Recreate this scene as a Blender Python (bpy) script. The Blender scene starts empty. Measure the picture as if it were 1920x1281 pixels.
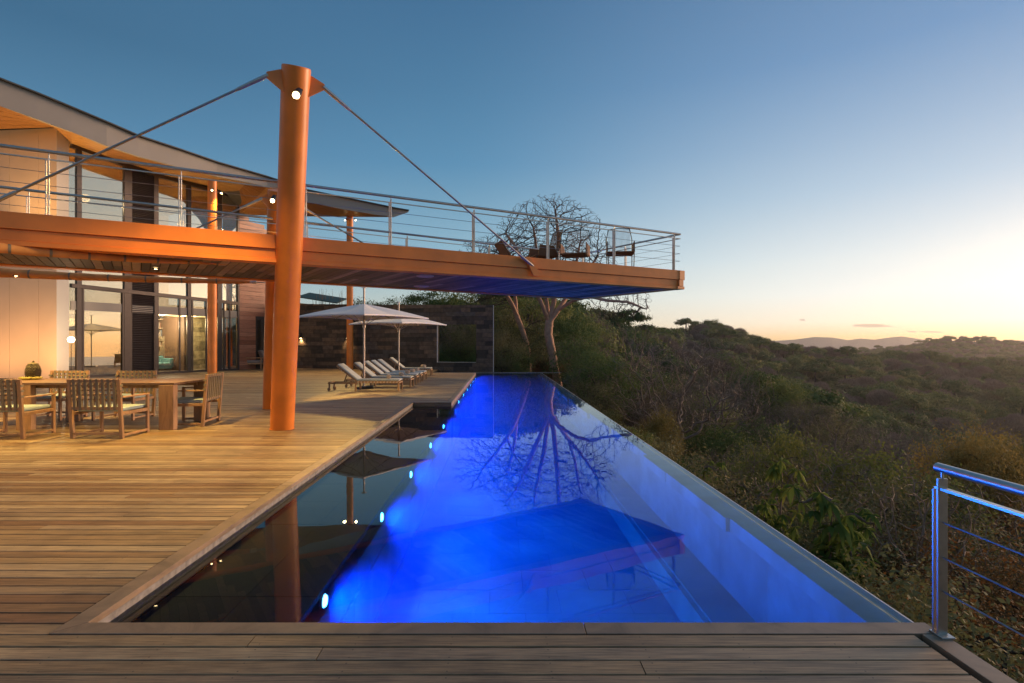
import bpy, math, random
import numpy as np
from mathutils import Vector, Matrix, noise
R = math.radians
random.seed(7)
rng = np.random.default_rng(7)
S = bpy.context.scene
COL = S.collection

# ------------------------------------------------------------------ camera
U = 1.5                      # eye height above the deck, in metres; most sizes below are in eye heights
F, CX, HY = 1030., 936., 646.
cam = bpy.data.objects.new('camera', bpy.data.cameras.new('camera'))
COL.objects.link(cam)
cam.location = (0, 0, U); cam.rotation_euler = (R(90), 0, 0)
cam.data.sensor_width = 36; cam.data.lens = F/1920*36
cam.data.shift_x = (960-CX)/1920; cam.data.shift_y = (HY-640.5)/1920
cam.data.clip_start = .05; cam.data.clip_end = 60000
S.camera = cam

# ------------------------------------------------------------------ world
def lin(c):
    return tuple(((x/255)/12.92 if x/255 <= .04045 else ((x/255+.055)/1.055)**2.4) for x in c) + (1,)
SUN_AZ, SUN_EL = 66, 1.0
world = bpy.data.worlds.new('World'); S.world = world; world.use_nodes = True
nt = world.node_tree; nt.nodes.clear()
def N(t, tree=None, **k):
    n = (tree or nt).nodes.new(t)
    for a, b in k.items(): setattr(n, a, b)
    return n
def L(a, b, tree=None): (tree or nt).links.new(a, b)
def M(tree, op, a, b=None, c=None, clamp=False):
    n = tree.nodes.new('ShaderNodeMath'); n.operation = op; n.use_clamp = clamp
    for i, v in enumerate((a, b, c)):
        if v is None: continue
        if isinstance(v, (int, float)): n.inputs[i].default_value = v
        else: tree.links.new(v, n.inputs[i])
    return n.outputs[0]
def mixc(tree, fac, a, b, mode='MIX'):
    n = tree.nodes.new('ShaderNodeMix'); n.data_type = 'RGBA'; n.blend_type = mode
    for i, v in ((0, fac), (6, a), (7, b)):
        if isinstance(v, (int, float)): n.inputs[i].default_value = v
        elif isinstance(v, tuple): n.inputs[i].default_value = v if len(v) == 4 else v+(1,)
        else: tree.links.new(v, n.inputs[i])
    return n.outputs[2]
def ramp(tree, fac, stops, interp='LINEAR'):
    n = tree.nodes.new('ShaderNodeValToRGB'); n.color_ramp.interpolation = interp
    e = n.color_ramp.elements
    while len(e) < len(stops): e.new(.5)
    for i, (p, c) in enumerate(stops):
        e[i].position = p; e[i].color = c if len(c) == 4 else tuple(c)+(1,)
    tree.links.new(fac, n.inputs[0]); return n.outputs[0]
tc = N('ShaderNodeTexCoord')
sep = N('ShaderNodeSeparateXYZ'); L(tc.outputs['Generated'], sep.inputs[0])
X_, Y_, Z_ = sep.outputs
hyp = M(nt, 'SQRT', M(nt, 'ADD', M(nt, 'MULTIPLY', X_, X_), M(nt, 'MULTIPLY', Y_, Y_)))
hyp = M(nt, 'MAXIMUM', hyp, .0001)
sx, sy = math.sin(R(SUN_AZ)), math.cos(R(SUN_AZ))
a_ = M(nt, 'DIVIDE', M(nt, 'ADD', M(nt, 'MULTIPLY', X_, sx), M(nt, 'MULTIPLY', Y_, sy)), hyp)
zf = M(nt, 'POWER', M(nt, 'MAXIMUM', Z_, 0), .5)
def sk(stops): return [(z**.5, lin(c)) for z, c in stops]
r_left = ramp(nt, zf, sk([(0, (138, 150, 152)), (.05, (132, 168, 182)), (.15, (112, 158, 184)), (.3, (86, 132, 166)), (.42, (63, 105, 138)), (.65, (68, 109, 142)), (1, (68, 108, 144))]))
r_mid = ramp(nt, zf, sk([(0, (226, 186, 140)), (.03, (234, 220, 190)), (.08, (204, 216, 208)), (.14, (158, 196, 212)), (.31, (94, 147, 184)), (.53, (69, 114, 153)), (1, (68, 108, 144))]))
r_right = ramp(nt, zf, sk([(0, (268, 196, 100)), (.012, (272, 228, 150)), (.035, (275, 262, 236)), (.08, (262, 262, 256)), (.13, (247, 250, 248)), (.234, (194, 214, 232)), (.416, (124, 160, 201)), (.65, (90, 126, 166)), (1, (68, 108, 144))]))
def mr(v, a, b):
    n = N('ShaderNodeMapRange'); n.interpolation_type = 'SMOOTHSTEP'
    n.inputs[1].default_value = a; n.inputs[2].default_value = b; L(v, n.inputs[0]); return n.outputs[0]
sky = mixc(nt, mr(a_, -.6, .6), r_left, r_mid)
sky = mixc(nt, mr(a_, .30, 1.06), sky, r_right)
r_back = ramp(nt, zf, sk([(0, (168, 160, 168)), (.05, (206, 186, 190)), (.15, (186, 184, 200)), (.3, (136, 158, 186)), (.5, (98, 134, 168)), (1, (68, 108, 144))]))
sky = mixc(nt, mr(a_, -.40, -.85), sky, r_back)
# the afterglow round the place where the sun went down
dsun = M(nt, 'ADD', M(nt, 'MULTIPLY', X_, sx), M(nt, 'MULTIPLY', Y_, sy))
glow = M(nt, 'MULTIPLY', M(nt, 'POWER', M(nt, 'MAXIMUM', dsun, 0), 26), M(nt, 'POWER', M(nt, 'SUBTRACT', 1, M(nt, 'ABSOLUTE', Z_)), 9))
sky = mixc(nt, glow, sky, (6, 3.6, 1.6, 1), 'ADD')
# three thin cloud streaks low over the far ridge
az = M(nt, 'ARCTAN2', X_, Y_)
elv = M(nt, 'DIVIDE', Z_, hyp)
cn = N('ShaderNodeTexNoise'); cn.inputs['Scale'].default_value = 60; cn.inputs['Detail'].default_value = 3
mp = N('ShaderNodeMapping'); mp.inputs['Scale'].default_value = (1, 1, 6); L(tc.outputs['Generated'], mp.inputs[0]); L(mp.outputs[0], cn.inputs[0])
for px, py, w, h in ((1634, 611, 42, 3.4), (1709, 622, 10, 1.6), (1747, 622.5, 22, 1.7), (1504, 600, 6, 1.5)):
    a0 = math.atan((px-CX)/F); t0 = (HY-py)/math.hypot(F, px-CX)
    wa = w/F*math.cos(a0)**2; ha = h/math.hypot(F, px-CX)
    dx = M(nt, 'DIVIDE', M(nt, 'SUBTRACT', az, a0), wa); dy = M(nt, 'DIVIDE', M(nt, 'SUBTRACT', elv, t0), ha)
    dy = M(nt, 'ADD', dy, M(nt, 'MULTIPLY', dx, .35))
    q = M(nt, 'ADD', M(nt, 'MULTIPLY', dx, dx), M(nt, 'MULTIPLY', dy, dy))
    q = M(nt, 'ADD', q, M(nt, 'MULTIPLY', M(nt, 'SUBTRACT', cn.outputs[0], .5), 1.6))
    fac = M(nt, 'MULTIPLY', mr(q, 1.1, .35), .75)
    sky = mixc(nt, fac, sky, lin((196, 168, 146)))
low = mr(Z_, -.02, -.2)
sky = mixc(nt, low, sky, lin((84, 84, 88)))
bg = N('ShaderNodeBackground'); L(sky, bg.inputs[0]); bg.inputs[1].default_value = 1.0
L(bg.outputs[0], N('ShaderNodeOutputWorld').inputs[0])
sun = bpy.data.objects.new('sun', bpy.data.lights.new('sun', 'SUN')); COL.objects.link(sun)
sun.data.energy = 4.5; sun.data.angle = R(25); sun.data.color = (1, .62, .38)
sun.rotation_euler = Vector((-sx, -sy, -math.sin(R(9)))).to_track_quat('-Z', 'Y').to_euler()
S.view_settings.view_transform = 'Standard'; S.view_settings.look = 'None'
S.view_settings.exposure = 0; S.view_settings.gamma = 1
S.cycles.max_bounces = 8; S.cycles.diffuse_bounces = 3; S.cycles.glossy_bounces = 4
S.cycles.transparent_max_bounces = 16; S.cycles.transmission_bounces = 4
S.cycles.caustics_reflective = False; S.cycles.caustics_refractive = False
S.cycles.sample_clamp_indirect = 6

# ------------------------------------------------------------------ helpers
def H(x, y, z=0.): return Vector((x*U, y*U, z*U))
def W(px, py, s): return Vector(((px-CX)/s*U, F/s*U, U-(py-HY)/s*U))   # the point seen at px, py where one eye height spans s pixels
ORG = {}
def tag(o, label=None, cat=None, group=None, kind=None):
    for k, v in (('label', label), ('category', cat), ('group', group), ('kind', kind)):
        if v: o[k] = v
    return o
def empty(name, loc, label, cat, group=None):
    o = bpy.data.objects.new(name, None); COL.objects.link(o); o.location = loc
    o.empty_display_size = .2; ORG[o] = Vector(loc)
    return tag(o, label, cat, group)
def link(name, me, parent=None, mat=None):
    o = bpy.data.objects.new(name, me); COL.objects.link(o)
    if parent is not None:
        o.parent = parent; o.location = -ORG.get(parent, Vector((0, 0, 0)))
    ORG[o] = Vector((0, 0, 0))
    if mat and not me.materials: me.materials.append(mat)
    return o
class MB:
    def __init__(s): s.v = []; s.f = []; s.m = []; s.c = 0
    def add(s, vs, fs):
        n = len(s.v); s.v += [tuple(p) for p in vs]; s.f += [tuple(i+n for i in f) for f in fs]; s.m += [s.c]*len(fs); return s
    def hexa(s, p): return s.add(p, [(0, 3, 2, 1), (4, 5, 6, 7), (0, 1, 5, 4), (1, 2, 6, 5), (2, 3, 7, 6), (3, 0, 4, 7)])
    def box(s, c, d, rot=None):
        c = Vector(c); x, y, z = d[0]/2, d[1]/2, d[2]/2
        p = [Vector(q) for q in ((-x, -y, -z), (x, -y, -z), (x, y, -z), (-x, y, -z), (-x, -y, z), (x, -y, z), (x, y, z), (-x, y, z))]
        return s.hexa([c+(rot @ q if rot else q) for q in p])
    def bar(s, p, q, w, h, up=(0, 0, 1)):
        p, q = Vector(p), Vector(q); d = (q-p).normalized(); up = Vector(up)
        sd = d.cross(up); sd = sd.normalized() if sd.length > 1e-4 else Vector((1, 0, 0)); u = sd.cross(d).normalized()
        a, b = sd*w/2, u*h/2
        return s.hexa([p-a-b, p+a-b, q+a-b, q-a-b, p-a+b, p+a+b, q+a+b, q-a+b])
    def tube(s, pts, r, n=8, cap=True):
        pts = [Vector(p) for p in pts]; rr = r if isinstance(r, (list, tuple)) else [r]*len(pts)
        vs, u = [], None
        for i, p in enumerate(pts):
            d = (pts[min(i+1, len(pts)-1)]-pts[max(i-1, 0)]).normalized()
            if u is None: u = d.orthogonal().normalized()
            u = (u-d*u.dot(d)).normalized(); w = d.cross(u)
            vs += [p+(u*math.cos(2*math.pi*k/n)+w*math.sin(2*math.pi*k/n))*rr[i] for k in range(n)]
        fs = [(i*n+k, i*n+(k+1) % n, (i+1)*n+(k+1) % n, (i+1)*n+k) for i in range(len(pts)-1) for k in range(n)]
        if cap: fs += [tuple(range(n-1, -1, -1)), tuple((len(pts)-1)*n+k for k in range(n))]
        return s.add(vs, fs)
    def lathe(s, c, prof, n=16):
        c = Vector(c); m = len(prof)
        vs = [c+Vector((r*math.cos(2*math.pi*k/n), r*math.sin(2*math.pi*k/n), z)) for r, z in prof for k in range(n)]
        fs = [(i*n+k, i*n+(k+1) % n, (i+1)*n+(k+1) % n, (i+1)*n+k) for i in range(m-1) for k in range(n)]
        return s.add(vs, fs)
    def prism(s, poly, vec):
        n = len(poly); vec = Vector(vec); a = [Vector(p) for p in poly]
        return s.add(a+[p+vec for p in a], [tuple(range(n-1, -1, -1)), tuple(range(n, 2*n))]+[(i, (i+1) % n, n+(i+1) % n, n+i) for i in range(n)])
    def mesh(s, name, mats, smooth=False, bevel=0):
        me = bpy.data.meshes.new(name); me.from_pydata(s.v, [], s.f)
        for m in (mats if isinstance(mats, (list, tuple)) else [mats]): me.materials.append(m)
        if any(s.m): me.polygons.foreach_set('material_index', s.m)
        if smooth: me.polygons.foreach_set('use_smooth', [True]*len(me.polygons))
        me.update(); return me
    def build(s, name, mats, parent=None, smooth=False, kind=None, bevel=0):
        me = s.mesh(name, mats)
        import bmesh
        bm = bmesh.new(); bm.from_mesh(me); bmesh.ops.recalc_face_normals(bm, faces=bm.faces)
        if bevel: bmesh.ops.bevel(bm, geom=bm.edges[:], offset=bevel, segments=1, affect='EDGES', clamp_overlap=True)
        if smooth:
            for f in bm.faces: f.smooth = True
            for e in bm.edges:
                if len(e.link_faces) == 2 and e.calc_face_angle(0) > .7: e.smooth = False
        bm.to_mesh(me); bm.free()
        o = link(name, me, parent)
        if kind: o['kind'] = kind
        return o
def copy_tree(o, parent=None):
    c = o.copy(); COL.objects.link(c); c.parent = parent
    for ch in o.children: copy_tree(ch, c)
    return c
def piece(name, me, loc, scale=(1, 1, 1), rot=(0, 0, 0), parent=None):
    o = bpy.data.objects.new(name, me); COL.objects.link(o)
    o.location = Vector(loc)-(ORG.get(parent, Vector((0, 0, 0))) if parent else Vector((0, 0, 0)))
    o.scale = scale; o.rotation_euler = rot; o.parent = parent
    return o

# ------------------------------------------------------------------ materials
def newmat(name):
    m = bpy.data.materials.new(name); m.use_nodes = True; t = m.node_tree
    return m, t, t.nodes['Principled BSDF']
def mat(name, col, rough=.6, metal=0., var=.15, scale=6., bump=0., spec=.5, coord='Object'):
    m, t, b = newmat(name)
    b.inputs['Roughness'].default_value = rough; b.inputs['Metallic'].default_value = metal
    b.inputs['Specular IOR Level'].default_value = spec
    tc = t.nodes.new('ShaderNodeTexCoord'); n = t.nodes.new('ShaderNodeTexNoise')
    n.inputs['Scale'].default_value = scale; n.inputs['Detail'].default_value = 6
    L(tc.outputs[coord], n.inputs[0], t)
    lo = tuple(c*(1-var) for c in col); hi = tuple(min(1, c*(1+var)) for c in col)
    L(ramp(t, n.outputs[0], [(.3, lo), (.7, hi)]), b.inputs['Base Color'], t)
    if bump:
        bp = t.nodes.new('ShaderNodeBump'); bp.inputs['Strength'].default_value = bump; bp.inputs['Distance'].default_value = .02
        L(n.outputs[0], bp.inputs['Height'], t); L(bp.outputs[0], b.inputs['Normal'], t)
    return m
def wood(name, stops, rough=.55, stretch=(1.2, 26, 26), coord='POS', bump=.15, tonevar=True, screws=0):
    m, t, b = newmat(name)
    if coord == 'POS': src = t.nodes.new('ShaderNodeNewGeometry').outputs['Position']
    else: src = t.nodes.new('ShaderNodeTexCoord').outputs['Object']
    oi = t.nodes.new('ShaderNodeObjectInfo'); at = t.nodes.new('ShaderNodeAttribute'); at.attribute_name = 'tone'
    tone = M(t, 'FRACT', M(t, 'ADD', oi.outputs['Random'], at.outputs['Fac']))
    off = t.nodes.new('ShaderNodeCombineXYZ'); L(M(t, 'MULTIPLY', tone, 60), off.inputs[0], t); L(M(t, 'MULTIPLY', tone, 13), off.inputs[1], t)
    mp = t.nodes.new('ShaderNodeMapping'); mp.inputs['Scale'].default_value = stretch
    L(src, mp.inputs[0], t); L(off.outputs[0], mp.inputs[1], t)
    n1 = t.nodes.new('ShaderNodeTexNoise'); n1.inputs['Scale'].default_value = 1.; n1.inputs['Detail'].default_value = 9; n1.inputs['Roughness'].default_value = .65
    n1.inputs['Distortion'].default_value = .6
    L(mp.outputs[0], n1.inputs[0], t)
    n2 = t.nodes.new('ShaderNodeTexNoise'); n2.inputs['Scale'].default_value = 1.1; n2.inputs['Detail'].default_value = 3
    L(src, n2.inputs[0], t)
    f = M(t, 'ADD', M(t, 'MULTIPLY', tone, .8 if tonevar else .15), M(t, 'MULTIPLY', n2.outputs[0], .25 if tonevar else .5))
    base = ramp(t, f, stops)
    g = ramp(t, n1.outputs[0], [(.28, (.5, .5, .5)), (.5, (.95, .95, .95)), (.72, (1.25, 1.2, 1.12))])
    if screws:
        mp2 = t.nodes.new('ShaderNodeMapping'); mp2.inputs['Scale'].default_value = (5, 120, 30); L(src, mp2.inputs[0], t); L(off.outputs[0], mp2.inputs[1], t)
        n4 = t.nodes.new('ShaderNodeTexNoise'); n4.inputs['Scale'].default_value = 1.; n4.inputs['Detail'].default_value = 5; L(mp2.outputs[0], n4.inputs[0], t)
        g = mixc(t, 1., g, ramp(t, n4.outputs[0], [(.32, (.62, .60, .58)), (.5, (1, 1, 1)), (.7, (1.28, 1.26, 1.22))]), 'MULTIPLY')
    c = mixc(t, 1., base, g, 'MULTIPLY')
    if screws:
        n3 = t.nodes.new('ShaderNodeTexNoise'); n3.inputs['Scale'].default_value = 1.7; n3.inputs['Detail'].default_value = 7; n3.inputs['Roughness'].default_value = .7
        L(src, n3.inputs[0], t)
        c = mixc(t, 1., c, ramp(t, n3.outputs[0], [(.3, (.68, .66, .66)), (.5, (1, 1, 1)), (.72, (1.22, 1.2, 1.16))]), 'MULTIPLY')
        sp = t.nodes.new('ShaderNodeSeparateXYZ'); L(src, sp.inputs[0], t)
        fx = M(t, 'MULTIPLY', M(t, 'SUBTRACT', M(t, 'FRACT', M(t, 'MULTIPLY', sp.outputs[0], 1/.48)), .5), .48)
        fy = M(t, 'FRACT', M(t, 'MULTIPLY', M(t, 'SUBTRACT', sp.outputs[1], Y0*U), 1/(PIT*U)))
        fy = M(t, 'MULTIPLY', M(t, 'SUBTRACT', M(t, 'ABSOLUTE', M(t, 'SUBTRACT', fy, .5)), .28), PIT*U)
        d2_ = M(t, 'SQRT', M(t, 'ADD', M(t, 'MULTIPLY', fx, fx), M(t, 'MULTIPLY', fy, fy)))
        c = mixc(t, M(t, 'MULTIPLY', M(t, 'LESS_THAN', d2_, .0042), .75), c, (.03, .025, .02, 1))
    L(c, b.inputs['Base Color'], t); b.inputs['Roughness'].default_value = rough
    bp = t.nodes.new('ShaderNodeBump'); bp.inputs['Strength'].default_value = bump; bp.inputs['Distance'].default_value = .01
    L(n1.outputs[0], bp.inputs['Height'], t); L(bp.outputs[0], b.inputs['Normal'], t)
    return m
def emis(name, col, st):
    m, t, b = newmat(name); b.inputs['Base Color'].default_value = (*col, 1)
    b.inputs['Emission Color'].default_value = (*col, 1); b.inputs['Emission Strength'].default_value = st
    return m
def leafmat(name, stops, trans=.3):
    m, t, b = newmat(name)
    oi = t.nodes.new('ShaderNodeObjectInfo'); at = t.nodes.new('ShaderNodeAttribute'); at.attribute_name = 'tone'
    f = M(t, 'ADD', M(t, 'MULTIPLY', oi.outputs['Random'], .55), M(t, 'MULTIPLY', at.outputs['Fac'], .45))
    c = ramp(t, f, stops)
    b.inputs['Roughness'].default_value = .7; b.inputs['Specular IOR Level'].default_value = .12
    L(c, b.inputs['Base Color'], t)
    tr = t.nodes.new('ShaderNodeBsdfTranslucent'); L(c, tr.inputs[0], t)
    mx = t.nodes.new('ShaderNodeMixShader'); mx.inputs[0].default_value = trans
    L(b.outputs[0], mx.inputs[1], t); L(tr.outputs[0], mx.inputs[2], t)
    L(mx.outputs[0], t.nodes['Material Output'].inputs[0], t)
    return m

Y0, PIT = 1.893, .0766        # first board row and board pitch of the deck, in eye heights
m_deck = wood('weathered_deck_wood', [(.03, (.135, .06, .028)), (.22, (.21, .125, .06)), (.42, (.29, .195, .095)), (.58, (.24, .165, .095)), (.98, (.43, .32, .18))], .5, screws=1)
m_trim = wood('deck_trim_wood', [(.1, (.21, .145, .09)), (.6, (.28, .20, .13)), (.9, (.33, .25, .17))], .5, stretch=(3, 3, 14))
m_under = mat('dark_joists', (.012, .01, .008), .9)
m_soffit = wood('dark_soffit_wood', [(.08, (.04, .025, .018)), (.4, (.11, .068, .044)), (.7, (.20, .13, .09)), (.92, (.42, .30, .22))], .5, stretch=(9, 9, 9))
m_clad = wood('red_cladding_wood', [(.1, (.20, .075, .042)), (.5, (.34, .13, .075)), (.9, (.46, .21, .13))], .4, stretch=(2, 2, 30))
m_roofwood = wood('golden_roof_soffit_wood', [(.1, (.30, .14, .045)), (.6, (.42, .22, .08)), (.9, (.5, .3, .12))], .45, stretch=(3, 30, 3), coord='POS')
m_teak = wood('teak_furniture', [(.1, (.34, .19, .09)), (.6, (.42, .25, .13)), (.9, (.48, .31, .18))], .5, stretch=(10, 10, 2), coord='OBJ', tonevar=False)
m_tabletop = wood('table_top_wood', [(.1, (.17, .095, .055)), (.9, (.24, .145, .09))], .45, stretch=(2, 22, 22), coord='OBJ', tonevar=False)
m_orange = mat('orange_painted_steel', (.76, .225, .034), .40, var=.13, scale=2.2, bump=.02)
m_steel = mat('brushed_stainless', (.50, .47, .44), .34, 1., var=.1, scale=20)
m_cable = mat('steel_cable', (.35, .34, .33), .35, 1.)
m_rod = mat('tie_rod_steel', (.36, .34, .32), .35, 1.)
m_fascia = mat('roof_fascia_plaster', (.36, .33, .29), .7, var=.06, scale=.8, bump=.02)
m_rooftop = mat('roof_edge_metal', (.08, .085, .09), .5)
m_plaster = mat('pale_wall_plaster', (.66, .49, .33), .75, var=.05, scale=.9, bump=.02)
m_plaster2 = mat('pale_wall_edge', (.55, .52, .47), .75, var=.05, scale=.9)
m_frame = mat('bronze_window_frame', (.07, .055, .05), .4, .3, var=.1)
m_shutter = mat('dark_shutter_slats', (.035, .028, .035), .5, var=.2, scale=4)
m_int = mat('interior_wall_paint', (.45, .36, .25), .8)
m_intdark = mat('interior_dark_wood', (.09, .05, .03), .6)
m_intfloor = mat('interior_floor', (.16, .12, .09), .35)
m_sofa = mat('teal_sofa_fabric', (.10, .26, .27), .9)
m_strap = mat('grey_brown_webbing', (.20, .165, .115), .85, var=.1, scale=40)
m_cush = mat('pale_grey_cushion', (.40, .43, .41), .9, var=.05, scale=12, bump=.1)
m_seatc = mat('pale_blue_seat_cushion', (.33, .42, .43), .9, var=.05, scale=12)
m_towel = mat('beige_towel', (.55, .42, .32), .95, var=.1, scale=40, bump=.3)
m_canvas = mat('off_white_canvas', (.74, .72, .71), .85, var=.04, scale=3)
m_roll = mat('orange_rolled_canvas', (.62, .26, .07), .8, var=.18, scale=5, bump=.25)
m_pole = mat('umbrella_pole_metal', (.42, .36, .31), .4, .6)
m_black = mat('black_metal', (.02, .02, .02), .4, .5)
m_warm = emis('warm_lamp_glass', (1, .74, .36), 14)
m_orb = emis('glowing_globe', (1, .86, .62), 9)
m_pin = mat('fruit_skin', (.09, .07, .03), .7, var=.4, scale=30)
m_banana = mat('banana_skin', (.32, .26, .04), .6, var=.3)
m_wicker = mat('rust_woven_seat', (.20, .075, .028), .7, var=.2, scale=60)
m_mortar = mat('dark_wall_joint', (.018, .016, .015), .95)
m_concrete = mat('grey_coping_stone', (.22, .205, .19), .8, var=.35, scale=14, bump=.3)
m_whitem = mat('white_trim', (.6, .58, .55), .6)

def stone(name, stops, rough=.7, sc=5., bump=.5):
    m, t, b = newmat(name)
    oi = t.nodes.new('ShaderNodeObjectInfo'); at = t.nodes.new('ShaderNodeAttribute'); at.attribute_name = 'tone'
    geo = t.nodes.new('ShaderNodeNewGeometry')
    n = t.nodes.new('ShaderNodeTexNoise'); n.inputs['Scale'].default_value = sc; n.inputs['Detail'].default_value = 8
    L(geo.outputs['Position'], n.inputs[0], t)
    f = M(t, 'FRACT', M(t, 'ADD', oi.outputs['Random'], at.outputs['Fac']))
    base = ramp(t, f, stops)
    g = ramp(t, n.outputs[0], [(.3, (.6, .6, .6)), (.7, (1.3, 1.3, 1.3))])
    L(mixc(t, 1., base, g, 'MULTIPLY'), b.inputs['Base Color'], t); b.inputs['Roughness'].default_value = rough
    bp = t.nodes.new('ShaderNodeBump'); bp.inputs['Strength'].default_value = bump; bp.inputs['Distance'].default_value = .03
    L(n.outputs[0], bp.inputs['Height'], t); L(bp.outputs[0], b.inputs['Normal'], t)
    return m
m_stone = stone('dark_slate_blocks', [(0, (.02, .018, .017)), (.35, (.05, .04, .034)), (.6, (.085, .06, .045)), (.8, (.135, .092, .062)), (1, (.055, .056, .06))])
m_tile = stone('pool_stone_tile', [(0, (.15, .17, .18)), (.5, (.18, .20, .21)), (1, (.22, .24, .25))], .8, 1.5, .1)
m_cap = stone('cap_stone_tinted_pool_glow', [(0, (.08, .20, .30)), (.5, (.10, .24, .35)), (1, (.13, .28, .40))], .6, 2., .1)  # blue of sky reflection and underwater glow put into the stone colour
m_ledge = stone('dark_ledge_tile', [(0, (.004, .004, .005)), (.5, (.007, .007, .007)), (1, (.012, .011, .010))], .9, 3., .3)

def glassmat(name, base=.28, tint=(.75, .8, .8), k=.9):
    m, t, b = newmat(name); t.nodes.remove(b)
    fr = t.nodes.new('ShaderNodeFresnel'); fr.inputs[0].default_value = 1.5
    fac = M(t, 'ADD', M(t, 'MULTIPLY', fr.outputs[0], k), base, clamp=True)
    tr = t.nodes.new('ShaderNodeBsdfTransparent'); tr.inputs[0].default_value = (*tint, 1)
    gl = t.nodes.new('ShaderNodeBsdfGlossy'); gl.inputs['Roughness'].default_value = .004; gl.inputs[0].default_value = (1, .87, .68, 1)
    mx = t.nodes.new('ShaderNodeMixShader'); L(fac, mx.inputs[0], t); L(tr.outputs[0], mx.inputs[1], t); L(gl.outputs[0], mx.inputs[2], t)
    L(mx.outputs[0], t.nodes['Material Output'].inputs[0], t); return m
m_glass = glassmat('window_glass', .42)
m_glassclear = glassmat('clear_window_glass', .0, (.9, .93, .93), .7)
def watermat():
    m, t, b = newmat('pool_water'); t.nodes.remove(b)
    geo = t.nodes.new('ShaderNodeNewGeometry'); n = t.nodes.new('ShaderNodeTexNoise'); n.inputs['Scale'].default_value = 1.6; n.inputs['Detail'].default_value = 2
    L(geo.outputs['Position'], n.inputs[0], t)
    bp = t.nodes.new('ShaderNodeBump'); bp.inputs['Strength'].default_value = .05; bp.inputs['Distance'].default_value = .02
    L(n.outputs[0], bp.inputs['Height'], t)
    fr = t.nodes.new('ShaderNodeFresnel'); fr.inputs[0].default_value = 1.33; L(bp.outputs[0], fr.inputs['Normal'], t)
    fac = M(t, 'ADD', M(t, 'MULTIPLY', fr.outputs[0], 1.15), .0, clamp=True)
    tr = t.nodes.new('ShaderNodeBsdfTransparent'); tr.inputs[0].default_value = (.82, .95, .99, 1)
    gl = t.nodes.new('ShaderNodeBsdfGlossy'); gl.inputs['Roughness'].default_value = .0; L(bp.outputs[0], gl.inputs['Normal'], t)
    mx = t.nodes.new('ShaderNodeMixShader'); L(fac, mx.inputs[0], t); L(tr.outputs[0], mx.inputs[1], t); L(gl.outputs[0], mx.inputs[2], t)
    L(mx.outputs[0], t.nodes['Material Output'].inputs[0], t)
    pv = t.nodes.new('ShaderNodeVolumeScatter'); pv.inputs['Density'].default_value = .19; pv.inputs['Color'].default_value = (.04, .22, 1, 1)
    pv.inputs['Anisotropy'].default_value = .2
    pa = t.nodes.new('ShaderNodeVolumeAbsorption'); pa.inputs['Density'].default_value = .42; pa.inputs['Color'].default_value = (0, .8, 1, 1)
    ad = t.nodes.new('ShaderNodeAddShader'); L(pv.outputs[0], ad.inputs[0], t); L(pa.outputs[0], ad.inputs[1], t)
    L(ad.outputs[0], t.nodes['Material Output'].inputs['Volume'], t)
    return m
m_water = watermat()

def lamp(name, loc, kind, energy, col, parent=None, aim=None, size=60, blend=.6, rad=.05):
    l = bpy.data.lights.new(name, kind); l.energy = energy; l.color = col; l.shadow_soft_size = rad
    o = bpy.data.objects.new(name, l); COL.objects.link(o)
    o.location = Vector(loc)-(ORG.get(parent, Vector((0, 0, 0))) if parent else Vector((0, 0, 0)))
    if parent: o.parent = parent
    if kind == 'SPOT': l.spot_size = R(size); l.spot_blend = blend
    if aim is not None: o.rotation_euler = (Vector(aim)-Vector(loc)).to_track_quat('-Z', 'Y').to_euler()
    return o
WARM = (1, .60, .15)
BLUE = (.0, .14, 1)

# ------------------------------------------------------------------ terrain
PXC = [930, 1050, 1200, 1350, 1500, 1650, 1800, 1950, 2300]
YR = [4, 8, 12, 20, 30, 45, 70, 100, 130, 150, 220, 300, 400, 500, 650, 900, 1200, 1700, 3000]
TZ = np.array([
 [-2.5,-2.5,-2.5,-2.5,-1.5,-.3,  2,  5,  7,  8,  7,  3, -5, -15, -30, -50, -60, -80, -100],
 [-2.5,-2.6,-2.8,-3,-3, -2.2, -1.2, 1.5,  5,  6,  3, -5, -15,-20, -35, -50, -60, -80, -100],
 [-3.5,-3.9,-4.3,-5,-5.6,-6, -6, -3.5,  0, -2,-15,-18,  -6,  3,  -20, -40, -50, -80, -100],
 [-3.5,-4.3,-4.9,-6.6,-8, -9, -9.5,-5.5,-12,-17,-35,-25,  -7, 8,  -10, -40, -45, -80, -100],
 [-3.5,-4.5,-5.5,-7.2,-8.8,-10,-10,-18,-28,-35,-45,-33,-24, -13,  -24, -40, -35, -80, -100],
 [-3.5,-4.5,-5.3,-7.0,-8.4,-9.6,-17,-26,-35,-40,-46,-37,-30, -18,  -32, -37, -16, -70, -100],
 [-3.5,-4.3,-4.9,-6.2,-8.6,-14,-22,-30,-38,-42,-50,-43,-35, -21,  -37, -37,  11, -60, -100],
 [-3.5,-4.3,-4.9,-6.2,-9,-15,-23,-32,-40,-44,-52,-45,-38, -23, -42, -47, -3, -60, -100],
 [-3.5,-4.3,-5.3,-7.5,-11,-18,-27,-36,-44,-50,-58,-54,-44,-34, -60, -80, -60, -90, -110]], float)
lY = np.log(YR)
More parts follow.
